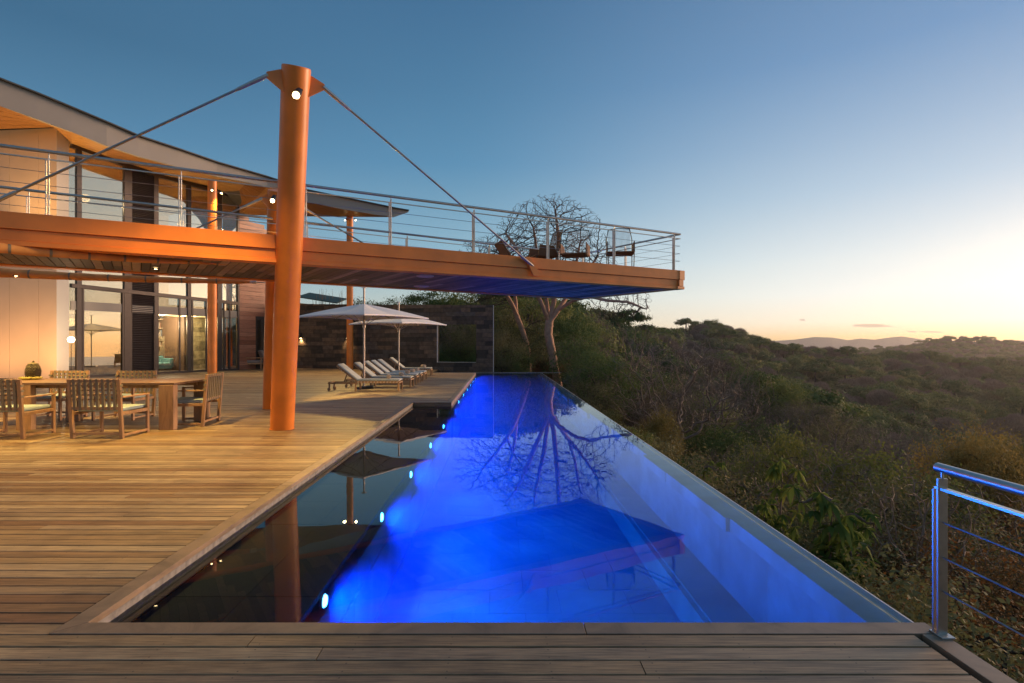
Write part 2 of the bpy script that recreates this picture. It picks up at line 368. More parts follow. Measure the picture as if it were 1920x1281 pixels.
def table(px, y):
    px = min(max(px, 930), 2300); y = min(max(y, 4), 3000)
    i = int(np.clip(np.searchsorted(PXC, px)-1, 0, len(PXC)-2)); u = (px-PXC[i])/(PXC[i+1]-PXC[i])
    ly = math.log(y); j = int(np.clip(np.searchsorted(lY, ly)-1, 0, len(lY)-2)); v = (ly-lY[j])/(lY[j+1]-lY[j])
    u = u*u*(3-2*u)
    a = TZ[i, j]*(1-v)+TZ[i, j+1]*v; b = TZ[i+1, j]*(1-v)+TZ[i+1, j+1]*v
    return a*(1-u)+b*u
def ss(a, b, x):
    t = min(1, max(0, (x-a)/(b-a))); return t*t*(3-2*t)
def ground(x, y):
    r = math.hypot(x, y); az = math.degrees(math.atan2(x, y))
    if 0 <= az <= 53: z = table(CX+F*x/max(y, .1), y)
    elif az > 53:
        f = ss(53, 80, az); g = -3-.11*r if r < 900 else -102-.02*(r-900)
        z = table(2300, max(r*.6, 4))*(1-f)+max(g, -125)*f
        if az > 120: z = z*(1-ss(120, 170, az))+(-3-.03*min(r, 600))*ss(120, 170, az)
    else:
        f = ss(0, -30, az); z = table(930, max(y, 4))*(1-f)+(-.6+.02*max(0, min(r, 400)-60))*f
        if az < -90: z = -.8*(1-ss(-90, -150, az))+(-3-.03*min(r, 600))*ss(-90, -150, az)
    z += noise.noise(Vector((x*.05, y*.05, 3)))*min(r*.012, 3.2)+noise.noise(Vector((x*.21, y*.21, 9)))*min(r*.008, .5)
    inside = ss(3.6, 2.9, x)*ss(34.5, 32.5, y)*ss(-60, -55, x)
    if inside > 0: z = min(z, -2.6)*inside+z*(1-inside)
    return z
radii = np.concatenate([[0], np.geomspace(2.5, 3200, 150)])
azs = np.radians(np.concatenate([np.arange(-180, -15, 5), np.arange(-15, 62, .5), np.arange(62, 180.1, 3)]))
V = [(r*math.sin(a), r*math.cos(a), 0) for r in radii for a in azs]
V = [(x, y, ground(x, y)) for x, y, _ in V]
na = len(azs); Fq = [(i*na+j, i*na+j+1, (i+1)*na+j+1, (i+1)*na+j) for i in range(len(radii)-1) for j in range(na-1)]
def soilmat():
    m, t, b = newmat('forest_floor'); geo = t.nodes.new('ShaderNodeNewGeometry')
    n = t.nodes.new('ShaderNodeTexNoise'); n.inputs['Scale'].default_value = .35; n.inputs['Detail'].default_value = 12; n.inputs['Roughness'].default_value = .7
    L(geo.outputs['Position'], n.inputs[0], t)
    L(ramp(t, n.outputs[0], [(.3, (.05, .045, .028)), (.5, (.10, .078, .048)), (.62, (.08, .085, .04)), (.75, (.14, .105, .07))]), b.inputs['Base Color'], t)
    b.inputs['Roughness'].default_value = .95
    bp = t.nodes.new('ShaderNodeBump'); bp.inputs['Strength'].default_value = .8; bp.inputs['Distance'].default_value = .5
    L(n.outputs[0], bp.inputs['Height'], t); L(bp.outputs[0], b.inputs['Normal'], t); return m
m_soil = soilmat()
me = bpy.data.meshes.new('hillside'); me.from_pydata(V, [], Fq); me.polygons.foreach_set('use_smooth', [True]*len(me.polygons)); me.materials.append(m_soil)
tag(link('hillside', me), kind='structure')
# sea far below and the last mountains
m_sea = mat('sea_water', (.03, .05, .07), .25, var=.2, scale=.01, coord='Object')
sea = MB(); sea.add([(5100*math.cos(k*math.pi/24), 5100*math.sin(k*math.pi/24), -92) for k in range(48)], [tuple(range(48))])
tag(sea.build('sea', m_sea), kind='structure')
m_mount = mat('far_mountain', (.10, .09, .09), .95, var=.1, scale=.001)
mt = []
prof = [(1440, 640), (1490, 637), (1527, 632), (1560, 633), (1590, 638), (1612, 635), (1640, 637), (1668, 633), (1690, 631), (1712, 634), (1745, 639), (1790, 640), (1850, 641), (1960, 637), (2100, 639), (2300, 643), (2600, 645)]
D = 4300.
mv, mf = [], []
for i, (px, py) in enumerate(prof):
    for k, (dd, hh) in enumerate(((-500, -95), (0, 1), (600, -95))):
        y = D+dd; x = (px-CX)/F*y; z = U+(HY-py)/F*D if hh == 1 else hh
        mv.append((x, y, z))
for i in range(len(prof)-1):
    for k in range(2): mf.append((i*3+k, i*3+k+1, (i+1)*3+k+1, (i+1)*3+k))
me = bpy.data.meshes.new('distant_mountains'); me.from_pydata(mv, [], mf); me.materials.append(m_mount)
tag(link('distant_mountains', me), kind='structure')

# ------------------------------------------------------------------ deck
FX1, FX0 = 1.532, 1.502                       # right edge of the front deck and of its boards
deck = MB()
for x0, x1, y0, y1 in ((-16, FX1-.01, -2, 1.96), (-16, -1.49, 1.96, 9.5), (-16, -.83, 9.5, 19.38), (-16, -2.35, 19.38, 24)):
    deck.box(((x0+x1)/2*U, (y0+y1)/2*U, -.075), ((x1-x0)*U-.004, (y1-y0)*U-.004, .09))
deck = tag(deck.build('deck', m_under), kind='structure')
t_, w_, c_ = .028, PIT*U-.009, .003
prof = [(-w_/2, -t_), (w_/2, -t_), (w_/2, -c_), (w_/2-c_, 0), (-w_/2+c_, 0), (-w_/2, -c_)]
bmb = MB().prism([(-.5, y, z) for y, z in prof], (1, 0, 0)); me_board = bmb.mesh('board', m_deck)
def face_x(Y):                                 # where the deck ends against the house, in eye heights
    return -15.5 if Y < 14 else max(-15.5, (1454-CX)/F*Y-1/.0477+.05)
brd, farb = [], MB(); fart = []
rows = []
k0 = -26
for k in range(k0, 289):
    yc = Y0+PIT*(k+.5)
    if k < 0: x1 = FX0-.075
    elif yc < 1.975: x1 = None
    elif yc < 9.46: x1 = -1.557
    elif yc < 19.36: x1 = -.90
    elif yc < 23.0: x1 = -2.42
    else: x1 = -3.0
    if k == 0: x1 = -1.557
    if x1 is None: x1 = -1.557
    x0 = face_x(yc); x0 = max(x0, -(yc+1.5)*.96-1.5)
    rows.append((yc, x0, x1))
rnd = random.Random(3)
nb = 0
for yc, x0, x1 in rows:
    x = x0-rnd.random()*1.6; first = True
    while x < x1-.02:
        ln = rnd.uniform(1.5, 3.2); e = min(x+ln, x1)
        if x1-e < .35: e = x1
        a = max(x, x0-.5)
        if e-a > .05:
            cxm = (a+e)/2*U; lx = (e-a)*U-.005
            if nb < 292 and yc > 1.3:
                piece('board', me_board, (cxm, yc*U, rnd.uniform(-.0012, .0012)), (lx, 1, 1), (0, 0, 0), deck); nb += 1
            else:
                farb.box((cxm, yc*U, -t_/2+rnd.uniform(-.0012, .0012)), (lx, w_, t_)); fart.append(rnd.random())
        x = e if e < x1 else 1e9
fb = farb.mesh('board_field', m_deck)
at = fb.attributes.new('tone', 'FLOAT', 'FACE'); at.data.foreach_set('value', np.repeat(fart, 6))
fo = link('board_field', fb, deck); fo['kind'] = 'stuff'
def trim(pts, z1=.003, z0=-.035, name='trim_board'):
    MB().prism([(x*U, y*U, z0) for x, y in pts], (0, 0, z1-z0)).build(name, m_trim, deck, bevel=.002)
g = .003
trim([(-1.555+g, 1.893+g), (-1.477, 1.973), (.30, 1.973), (.30, 1.893+g)])
trim([(.303, 1.893+g), (.303, 1.973), (FX1-.004, 1.973), (FX1-.004, 1.893+g)])
Yl = [1.893, 3.9, 6.6, 9.45]
for i in range(3):
    a, b = Yl[i]+.002, Yl[i+1]-.002
    if i == 0: trim([(-1.555, 1.897), (-1.555, b), (-1.477, b), (-1.477, 1.975)])
    elif i == 2: trim([(-1.555, a), (-1.555, b+.078), (-1.477, b), (-1.477, a)])
    else: trim([(-1.555, a), (-1.555, b), (-1.477, b), (-1.477, a)])
trim([(-1.552, 9.528), (-1.475, 9.451), (-.82, 9.451), (-.897, 9.528)])
for a, b in ((9.451, 12.8), (12.804, 16.2), (16.204, 19.38)):
    trim([(-.897, a+(.078 if a < 10 else 0)), (-.897, b), (-.82, b), (-.82, a)])
trim([(-2.4, 19.3), (-2.4, 19.378), (-.9, 19.378), (-.9, 19.3)])
trim([(FX1-.076, -2), (FX1-.076, 1.892), (FX1, 1.892), (FX1, -2)])
# skirt boards under the lounger deck and at the outer edge of the front deck
for k in range(3):
    z = -.006-.022*(k+.5)
    MB().box(((-1.477-.82)/2*U, (9.451)*U+.012, z*U-.01), ((1.477-.82)*U-.01, .02, .031)).build('skirt_board', m_trim, deck)
MB().box((-.825*U+.0, (9.46+19.38)/2*U, -.062), (.018, (19.38-9.46)*U, .05)).build('skirt_board', m_trim, deck)
MB().box((FX1*U-.012, -.1, -.14), (.02, 1.98*2*U, .2)).build('skirt_board', m_trim, deck)
MB().box(((-1.6+FX1)/2*U, 1.955*U, -.09), ((1.6+FX1)*U, .03, .1)).build('skirt_board', m_trim, deck)

# ------------------------------------------------------------------ pool
WZ = -.055*U
basin = MB()
XR, XL, YN, YF = 1.568, -1.477, 1.98, 20.3
FL = -.85
basin.box(((-.86+XR)/2*U, (YN+21.3)/2*U, FL*U-.1), ((XR+.86)*U, (21.3-YN)*U, .14))
basin.box(((-1.55)*U, (YN+9.5)/2*U, -.55), (.12*U, (9.5-YN)*U, 1.0))
basin.box(((-1.18)*U, (YN+9.45)/2*U, -.139*U-.11), (.70*U, (9.45-YN)*U-.01, .2))
basin.box(((-1.6+XR)/2*U, 1.93*U, -.85), (3.1*U, .08*U, 1.55))
basin.box((-1.15*U, 9.50*U, -.65), (.7*U, .07*U, 1.1))
basin.box((-1.6*U, 21.4*U, -1.), (6.6*U, .1*U, 1.75))
basin = tag(basin.build('pool_basin', m_mortar), kind='structure')
tl, slab = .4, MB()
tilebox = MB().box((0, 0, 0), (1, 1, 1)).mesh('tile', m_tile)
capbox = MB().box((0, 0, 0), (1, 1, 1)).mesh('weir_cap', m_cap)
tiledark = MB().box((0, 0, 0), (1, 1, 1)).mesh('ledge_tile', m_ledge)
def tilefield(x0, x1, y0, y1, z, me_, w, l, lim, rest, off=True, rnd=random.Random(5)):
    n = 0; y = y0; r = 0
    while y < y1-.01:
        ye = min(y+l, y1); x = x0-(w/2 if (r % 2 and off) else 0)
        while x < x1-.01:
            a, b = max(x, x0), min(x+w, x1)
            if b-a > .03:
                c = ((a+b)/2*U, (y+ye)/2*U, z*U+rnd.uniform(-.002, .002)-.02); d = ((b-a)*U-.004, (ye-y)*U-.004, .04)
                if n < lim: piece('tile', me_, c, d, (0, 0, 0), basin); n += 1
                else: rest.append((c, d, rnd.random()))
            x += w
        y = ye; r += 1
rest = []
tilefield(-.82, 1.22, YN, 21.25, FL, tilebox, .5, .36, 110, rest)
tilefield(1.24, 1.50, YN, 21.25, -.62, tilebox, .3, .55, 18, rest, False)
restd = []
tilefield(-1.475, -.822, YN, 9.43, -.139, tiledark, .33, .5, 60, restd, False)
def boxes(name, lst, m, parent, kind='stuff'):
    if not lst: return
    b = MB()
    for c, d, _ in lst: b.box(c, d)
    me = b.mesh(name, m); a = me.attributes.new('tone', 'FLOAT', 'FACE'); a.data.foreach_set('value', np.repeat([q[2] for q in lst], 6))
    o = link(name, me, parent); o['kind'] = kind; return o
boxes('tile_field', rest, m_tile, basin)
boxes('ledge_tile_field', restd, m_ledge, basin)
# bench, light wall and weir as blocks of stone
def run_blocks(name, x, y0, y1, z0, z1, th, m, lim, lo=.35, hi=.8, jit=.0, rnd=random.Random(8)):
    y = y0; n = 0; rest = []
    while y < y1:
        l = rnd.uniform(lo, hi); ye = min(y+l, y1); j = rnd.uniform(0, jit)
        c = ((x-j/2)*U, (y+ye)/2*U, (z0+z1)/2*U); d = ((th+j)*U, (ye-y)*U-.003, (z1-z0)*U-.002)
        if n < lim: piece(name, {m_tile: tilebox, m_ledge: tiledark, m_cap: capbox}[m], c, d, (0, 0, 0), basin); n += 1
        else: rest.append((c, d, rnd.random()))
        y = ye
    boxes(name+'_field', rest, m, basin)
for zz in ((-.139, -.44), (-.443, -.84)):
    run_blocks('wall_block', -.86, YN, 9.45, zz[1], zz[0]-.02 if zz[0] < -.2 else zz[0]-.02, .06, m_tile, 14)
for zz in ((-.06, -.44), (-.443, -.84)):
    run_blocks('wall_block', -.86, 9.5, 19.36, zz[1], zz[0], .06, m_tile, 0)
run_blocks('bench_block', 1.23, YN, 21.2, FL+.01, -.635, .05, m_tile, 20)
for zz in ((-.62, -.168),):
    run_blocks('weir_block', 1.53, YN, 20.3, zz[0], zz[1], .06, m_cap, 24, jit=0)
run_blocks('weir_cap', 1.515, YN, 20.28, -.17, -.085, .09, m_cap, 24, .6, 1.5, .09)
MB().box(((XR-.018)*U, (YN+20.3)/2*U, -1.63), (.03*U, (20.3-YN)*U, 3.0)).build('outer_wall', m_concrete, basin)
# grey coping under the deck trim
cop = MB()
run = []
y = 1.98
rc = random.Random(4)
while y < 9.44:
    ye = min(y+rc.uniform(.5, 1.), 9.44)
    MB().box((-1.487*U, (y+ye)/2*U, -.044*U-.01), (.012*U, (ye-y)*U-.004, .05*U)).build('coping_block', m_concrete, basin)
    y = ye
MB().box((-.8*U, 20.35*U, -.04*U-.01), (6.2*U, .05*U, .02*U)).build('rear_coping', m_concrete, basin)
water = MB()
zb = (FL-.02)*U
for poly in (((-1.49, 1.95), (XR, 1.95), (XR, 9.47), (XR, 19.38), (XR, 20.3), (-.6, 21.35), (-4.4, 21.9), (-4.4, 19.38), (-.83, 19.38), (-.83, 9.47), (-1.49, 9.47)),):
    water.prism([(x*U, y*U, zb) for x, y in poly], (0, 0, WZ-zb))
water = tag(water.build('water', m_water), kind='structure')
MB().box(((XR+.006)*U, (1.9+20.3)/2*U, WZ-.02), (.008*U, 18.4*U, .035)).build('weir_lip', m_whitem, basin)
# pool lights
m_bluelens = emis('blue_light_lens', (.10, .50, 1), 16)
plroot = None
ypl = [2.56, 3.80, 5.05, 6.5, 8.0, 9.55, 11.0, 12.5, 14.0, 15.5, 17.0, 18.5]
for i, yy in enumerate(ypl):
    zc = -.195 if yy < 9.4 else -.15
    o = empty('pool_light', H(-.829, yy, zc), 'blue underwater spotlight, %s from the camera along the dark pool wall' % ('nearest', 'second', 'third', 'fourth', 'fifth', 'sixth', 'seventh', 'eighth', 'ninth', 'tenth', 'eleventh', 'farthest')[i], 'pool light', 'blue lights in the pool wall')
    r0 = .031
    c = H(-.829, yy, zc)
    ring = MB(); ring.tube([c, c+Vector((.022, 0, 0))], [r0*U*1.15, r0*U*1.05], 20); ring.build('bezel', m_steel, o, True)
    ln = MB(); ln.tube([c+Vector((.0225, 0, 0)), c+Vector((.034, 0, 0)), c+Vector((.04, 0, 0))], [r0*U*.95, r0*U*.8, r0*U*.3], 20); ln.build('lens', m_bluelens, o, True)
    lamp('pool_light_beam', c+Vector((.07, 0, 0)), 'SPOT', 430, BLUE, o, c+Vector((1, 0, -.12)), 165, .9, .05)

# ------------------------------------------------------------------ platform
ZT, ZB = 2.15, 1.86
def near(t): return Vector((-4.3+7.2*t, 4.72+3.86*t, 0))
def far(u): return Vector((-5.5+7.07*u, 6.06+4.54*u, 0))
T0, U0 = -.36, -.5
plat = empty('terrace_platform', H(-1, 7, ZB), 'orange steel edged upper terrace cantilevered over the pool', 'terrace')
nd = (near(1)-near(0)).normalized(); nn = Vector((nd.y, -nd.x, 0))      # outward of the near edge
fd = (far(1)-far(0)).normalized(); fn = Vector((-fd.y, fd.x, 0))
ed = (far(1)-near(1)).normalized(); en = Vector((ed.y, -ed.x, 0))
def band(name, a, b, out, z0, z1, th, m=m_orange, bev=.004):
    a, b = a+out*0, b+out*0
    bb = MB(); p = [a, b, b-out*th, a-out*th]
    bb.prism([(q.x*U, q.y*U, z0*U) for q in p], (0, 0, (z1-z0)*U)); return bb.build(name, m, plat, bevel=bev)
NA, NB, FA, FB = near(T0), near(1), far(U0), far(1)
band('upper_edge_beam', NA, NB, nn, 2.005, ZT, .12)
band('lower_edge_beam', NA-nn*.022, NB-nn*.022-nd*.03, nn, ZB+.045, 2.003, .10)
band('edge_flange', NA-nn*.006, NB-nn*.006-nd*.004, nn, ZB, ZB+.043, .16)
band('upper_edge_beam', NB-ed*0, FB, en, 2.005, ZT-.001, .12)
band('lower_edge_beam', NB-en*.03, FB-en*.03, en, ZB+.045, 2.002, .10)
band('edge_flange', NB-en*.006, FB-en*.006, en, ZB+.001, ZB+.042, .16)
band('upper_edge_beam', FA, FB, fn, 2.005, ZT-.002, .12)
band('lower_edge_beam', FA-fn*.022, FB-fn*.022, fn, ZB+.045, 2.001, .10)
band('edge_flange', FA-fn*.006, FB-fn*.006, fn, ZB+.002, ZB+.041, .16)
top = MB(); pp = [NA-nn*.1, NB-nn*.1-nd*.1, FB-fn*.1-fd*.1, FA-fn*.1]
top.prism([(q.x*U, q.y*U, (ZT-.06)*U) for q in pp], (0, 0, .05*U)).build('terrace_floor', m_deck, plat)
top = MB(); top.prism([(q.x*U, q.y*U, (ZB+.03)*U) for q in pp], (0, 0, .05*U)).build('soffit_backing', m_mortar, plat)
# underside planks run across the terrace, each row two or three pieces
def line_t(p, d):      # intersect p+k*d with the far edge
    q = far(0); a = np.array([[d.x, -fd.x], [d.y, -fd.y]]); k = np.linalg.solve(a, [q.x-p.x, q.y-p.y]); return k[0]
rp = random.Random(11); tt = T0; npk = 0; restp = []
LEN = (near(1)-near(0)).length; pw = .088
pdir = (far(1)-near(1)).normalized()
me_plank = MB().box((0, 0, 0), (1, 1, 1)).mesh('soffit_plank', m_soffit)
nr = int((1-T0)*LEN/pw)
for i in range(nr-1, -1, -1):
    p = near(T0+(i+.5)*pw/LEN)-nn*.17
    k1 = line_t(p, pdir)-.20
    cuts = [0]+sorted(rp.uniform(.15, .85)*k1 for _ in range(1))+[k1]
    wid = pw*U*abs(nn.dot(pdir))-.012
    ang = math.atan2(pdir.y, pdir.x)
    if tt and near(T0+(i+.5)*pw/LEN).x < -7.5: continue
    for a, b in zip(cuts, cuts[1:]):
        c = p+pdir*((a+b)/2)
        if npk < 296:
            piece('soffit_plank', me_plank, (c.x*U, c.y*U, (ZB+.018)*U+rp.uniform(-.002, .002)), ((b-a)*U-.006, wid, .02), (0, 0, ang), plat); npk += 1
# round ceiling discs
for px, py, s_ in ((797, 518, 148), (790, 536, 126)):
    c = W(px, py, s_); c.z = (ZB+.005)*U
    MB().lathe(c, [(.001, -.012), (.15, -.012), (.17, -.004), (.17, .01)], 24).build('ceiling_disc', m_whitem, plat, True)
m_discs = None
dl = empty('downlight', W(292, 501, 165)+Vector((0, 0, 0)), 'small recessed downlight glowing in the wooden underside of the terrace', 'downlight')
c = W(292, 501, 165); c.z = (ZB-.002)*U; dl.location = c; ORG[dl] = c.copy()
MB().lathe(c, [(.03, -.004), (.055, -.004), (.055, .012)], 16).build('rim', m_black, dl)
MB().lathe(c, [(.001, -.006), (.02, -.006), (.03, .004)], 12).build('bulb', m_warm, dl)
lamp('downlight_beam', c-Vector((0, 0, .02)), 'SPOT', 520, WARM, dl, c-Vector((0, 0, 1)), 120, .8)
for px, s_ in ((30, 150), (-260, 190)):
    c = W(px, 470, s_); c.z = (ZB-.002)*U
    d2 = empty('downlight', c, 'small recessed downlight under the terrace near the pale house wall, %s' % ('inner' if px > 0 else 'outer'), 'downlight')
    MB().lathe(c, [(.03, -.004), (.055, -.004), (.055, .012)], 16).build('rim', m_black, d2)
    MB().lathe(c, [(.001, -.006), (.02, -.006), (.03, .004)], 12).build('bulb', m_warm, d2)
    lamp('downlight_beam', c-Vector((0, 0, .02)), 'SPOT', 700, WARM, d2, c-Vector((0, 0, 1)), 130, .8)

# ------------------------------------------------------------------ railings
RH = .575
def railing(root, base, posts, ext=(0, 0), inward=None, flip=1, dbl=.012):
    """base: list of world points at floor level; posts: list of (segment, fraction)"""
    up = Vector((0, 0, 1))
    for a, b in zip(base, base[1:]):
        pass
    MB().tube([p+up*RH*U for p in base], .024, 10).build('handrail', m_steel, root, True)
    MB2 = MB()
    for a, b in zip(base, base[1:]): MB2.bar(a+up*.505*U, b+up*.505*U, .036, .012)
    MB2.build('lower_rail', m_steel, root)
    for hh in (.39, .27, .155):
        MB().tube([p+up*hh*U for p in base], .0042, 5).build('cable', m_cable, root, True)
    for sgi, fr in posts:
        a, b = base[sgi], base[sgi+1]; d = (b-a).normalized(); p = a+(b-a)*fr; sd = d.cross(up)
        pb = MB()
        for k, (o1, z1) in enumerate(((-.030, .50), (.0, .54))):
            q = p+d*o1
            pb.bar(q, q+up*z1*U, .012, .05, sd)
        pb.tube([p+up*.53*U, p+up*RH*U], .008, 6)
        pb.box(p+Vector((0, 0, .006)), (.09, .07, .012), Matrix.Rotation(math.atan2(d.y, d.x), 3, 'Z'))
        pb.build('post', m_steel, root, bevel=.0015)
def rail_frac(px):      # position on the near edge seen at a pixel column
    k = (px-CX)/F
    p0 = near(0)-nn*.05; dd = nd*LEN
    return (k*p0.y-p0.x)/(dd.x-k*dd.y)
r1 = empty('terrace_railing', H(-1, 6.6, ZT), 'stainless cable railing along the pool side of the upper terrace, with handrail', 'railing')
pa = near(-.3)-nn*.05; pb_ = near(1)-nn*.05-nd*.05; pc = far(1)-fn*.05-fd*.05
P0, P1, P2 = [Vector((q.x*U, q.y*U, ZT*U)) for q in (pa, pb_, pc)]
fr = []
for px in (-180, 92, 340, 574, 733, 889, 1028, 1152, 1264):
    t = rail_frac(px); q = near(0)-nn*.05+nd*LEN*t; v = (Vector((q.x, q.y, 0))-pa).length/(pb_-pa).length
    if 0 <= v <= 1: fr.append((0, v))
railing(r1, [P0, P1, P2], fr+[(1, .5), (1, .97)])
r2 = empty('terrace_railing', H(-2.5, 8.2, ZT), 'stainless cable railing along the house side of the upper terrace, beyond the deck chairs', 'railing')
fa = far(-.4)-fn*.05; fb_ = far(1)-fn*.06-fd*.12
railing(r2, [Vector((q.x*U, q.y*U, ZT*U)) for q in (fa, fb_)], [(0, v) for v in (.05, .18, .31, .44, .57, .7, .83, .96)])
r3 = empty('pool_railing', H(FX1, 1.5, 0), 'stainless cable railing at the right edge of the front deck, above the bushes', 'railing')
railing(r3, [H(FX1-.012, 1.905, 0), H(FX1-.012, .25, 0)], [(0, .012), (0, .75)])
for r in (r1, r2, r3): pass

# ------------------------------------------------------------------ masts with tie rods
def mast(basep, topp, rad, label, rods, lug=.25, lampspec=None):
    b, t = H(*basep), H(*topp)
    root = empty('support_mast', b, label, 'mast', 'leaning orange masts')
    ax = (t-b).normalized()
    MB().tube([b-ax*.3, b.lerp(t, .3), b.lerp(t, .6), t], rad*U, 40).build('shaft', m_orange, root, True)
    MB().lathe(b+Vector((0, 0, .002)), [(rad*U*1.02, 0), (rad*U*1.05, .006), (rad*U*1.05, .012), (rad*U*.98, .012)], 32).build('base_collar', m_orange, root, True)
    top_cap = MB().tube([t, t+ax*.012], [rad*U*.995, rad*U*.97], 40).build('cap', m_orange, root, True)
    for sg in (-1, 1):
        d = nd*sg; pr = []
        c = t-ax*.05*U
        for l_, z_ in ((rad*.8, .01), (lug*.6, 0.0), (lug*1.06, -.05), (lug*1.06, -.10), (rad*.8, -.21)):
            pr.append(c+Vector((d.x*l_*U, d.y*l_*U, z_*U))-nn*.01*U)
        MB().prism(pr, nn*.02*U).build('lug', m_orange, root)
    for sg, end in rods:
        d = nd*sg; p = t-ax*.05*U+Vector((d.x*lug*U, d.y*lug*U, -.075*U)); q = end
        v = (q-p).normalized()
        MB().tube([p, q], .017, 10).build('tie_rod', m_rod, root, True)
        MB().tube([p, p+v*.10*U, p+v*.30*U, p+v*.33*U], [.028, .030, .024, .018], 12).build('rod_sleeve', m_steel, root, True)
        MB().tube([q-v*.28*U, q-v*.26*U, q-v*.02*U], [.018, .026, .028], 12).build('rod_sleeve', m_steel, root, True)
    return root, b, t, ax
e1 = near(-.012)*U; e1.z = 2.17*U
e2 = near(.66)*U; e2.z = 2.02*U; e2 += nn*.03
m1, mb1, mt1, ax1 = mast((-2.57, 6.50, 0), (-1.95, 5.28, 3.66), .134, 'tall thick orange mast in front, with a glowing spotlight near its top', [(-1, e1), (1, e2)])
q1 = far(.17)*U; q1.z = 2.2*U; q2 = far(.57)*U; q2.z = 2.2*U
m2_, mb2, mt2, ax2 = mast((-3.56, 8.60, 0), (-3.03, 7.53, 3.10), .134, 'shorter orange mast partly hidden behind the front mast, on the house side', [(-1, q1), (1, q2)], lug=.2)
# anchor plate of the long rod on the edge beam
pl = MB(); c = near(.655); d = nd
pr = [c-d*.10+Vector((0, 0, 2.14)), c-d*.04+Vector((0, 0, 2.15)), c+d*.10+Vector((0, 0, 1.97)), c+d*.10+Vector((0, 0, 1.905)), c+d*.02+Vector((0, 0, 1.905))]
pl.prism([Vector((v.x*U, v.y*U, v.z*U))+nn*.002 for v in pr], nn*.06).build('anchor_plate', m_orange, plat)
def spotlight(root_loc, d, label, energy, aim, size=100, sc=1., group='spotlights on the columns'):
    p = Vector(root_loc); o = empty('spotlight', p, label, 'spotlight', group); d = Vector(d).normalized()
    MB().tube([p-d*.10*sc, p-d*.02*sc, p+d*.03*sc], [.035*sc, .045*sc, .048*sc], 14).build('housing', m_black, o, True)
    MB().tube([p-d*.08*sc, p-d*.12*sc-Vector((0, 0, .0))-d.cross(Vector((0, 0, 1)))*.05], .012*sc, 6).build('bracket', m_black, o, True)
    MB().lathe((0, 0, 0), [(.001, .03), (.03, .02), (.042, 0), (.03, -.02), (.001, -.03)], 14)
    b = MB(); b.lathe(p+d*.045*sc, [(.001, -.04*sc), (.030*sc, -.028*sc), (.042*sc, 0), (.030*sc, .028*sc), (.001, .04*sc)], 14).build('bulb', m_warm, o, True)
    lamp('spotlight_beam', p+d*.10*sc, 'SPOT', energy, WARM, o, aim, size, .7, .04)
    return o
pm = mb1.lerp(mt1, .93)
side = Vector((.12, -1, 0)).normalized()
spotlight(W(557, 176, 203), Vector((0, -.5, -.5)), 'bright warm spotlight near the top of the front mast', 1350, W(230, 850, 240), 92, 1.2)
spotlight(W(512, 374, 146), Vector((0, -.5, -.6)), 'warm spotlight on the shorter mast behind the front mast', 3400, W(676, 752, 106), 44, 1.)

# ------------------------------------------------------------------ house
def sF(px): return .0477*(1454-px)
def FP(px, py, off=0.):                # a point of the glass front, off metres out towards the pool
    p = W(px, py, sF(px)); return p+FN*off
FD = (W(500, 646, sF(500))-W(133, 646, sF(133))); FD.z = 0; FD.normalize(); FN = Vector((FD.y, -FD.x, 0))
def fz(px, z): p = W(px, 646, sF(px)); return Vector((p.x, p.y, z))
def zy(px, py): return U-(py-HY)/sF(px)*U
house = empty('house', fz(300, 0), 'large modern two storey house with glass front, curved roof and warm lit rooms', 'house')
GT = [(106, 240), (135, 272), (236, 307), (295, 327), (390, 351), (449, 371)]
def gtop(px):
    for (a, ya), (b, yb) in zip(GT, GT[1:]):
        if px <= b: y = ya+(yb-ya)*(px-a)/(b-a); return zy(px, y)
    return zy(GT[-1][0], GT[-1][1])
ZTR = (zy(130, 535)+zy(445, 569))/2
def ztr(px): y = 535+(px-130)*(569-535)/315.; return zy(px, y)
ZS0, ZS1 = 2.0*U, 2.35*U
for px, w in ((147.5, .20), (238, .30), (292.5, .20), (354, .2), (411, .28), (446, .12)):
    a = fz(px, 0); b = fz(px, gtop(px)); MB().bar(a, b, .14, w, FD).build('window_mullion', m_frame, house, bevel=.006)
for z0, th, nm in ((None, .16, 'transom'),):
    for a, b in ((133, 238), (238, 292.5), (292.5, 354), (354, 411), (411, 446)):
        MB().bar(fz(a, ztr(a))+FN*.012, fz(b, ztr(b))+FN*.012, .15, .18).build('transom', m_frame, house, bevel=.006)
for a, b in ((133, 238), (238, 292.5), (292.5, 354), (354, 411), (411, 446)):
    MB().bar(fz(a, .05)+FN*.004, fz(b, .05)+FN*.004, .12, .10).build('sill', m_frame, house)
    MB().bar(fz(a, gtop(a)-.08)+FN*.006, fz(b, gtop(b)-.08)+FN*.006, .16, .16).build('head_frame', m_frame, house)
    MB().prism([fz(a, 3.05)+FN*.02, fz(b, 3.05)+FN*.02, fz(b, 3.45)+FN*.02, fz(a, 3.45)+FN*.02], -FN*.3).build('floor_slab', m_fascia, house)
def quadbox(name, a, b, z0a, z0b, z1a, z1b, off, th, m, kind=None, parent=None):
    p = [fz(a, z0a), fz(b, z0b), fz(b, z1b), fz(a, z1a)]
    return MB().prism([q+FN*off for q in p], -FN*th).build(name, m, parent or house, kind=kind)
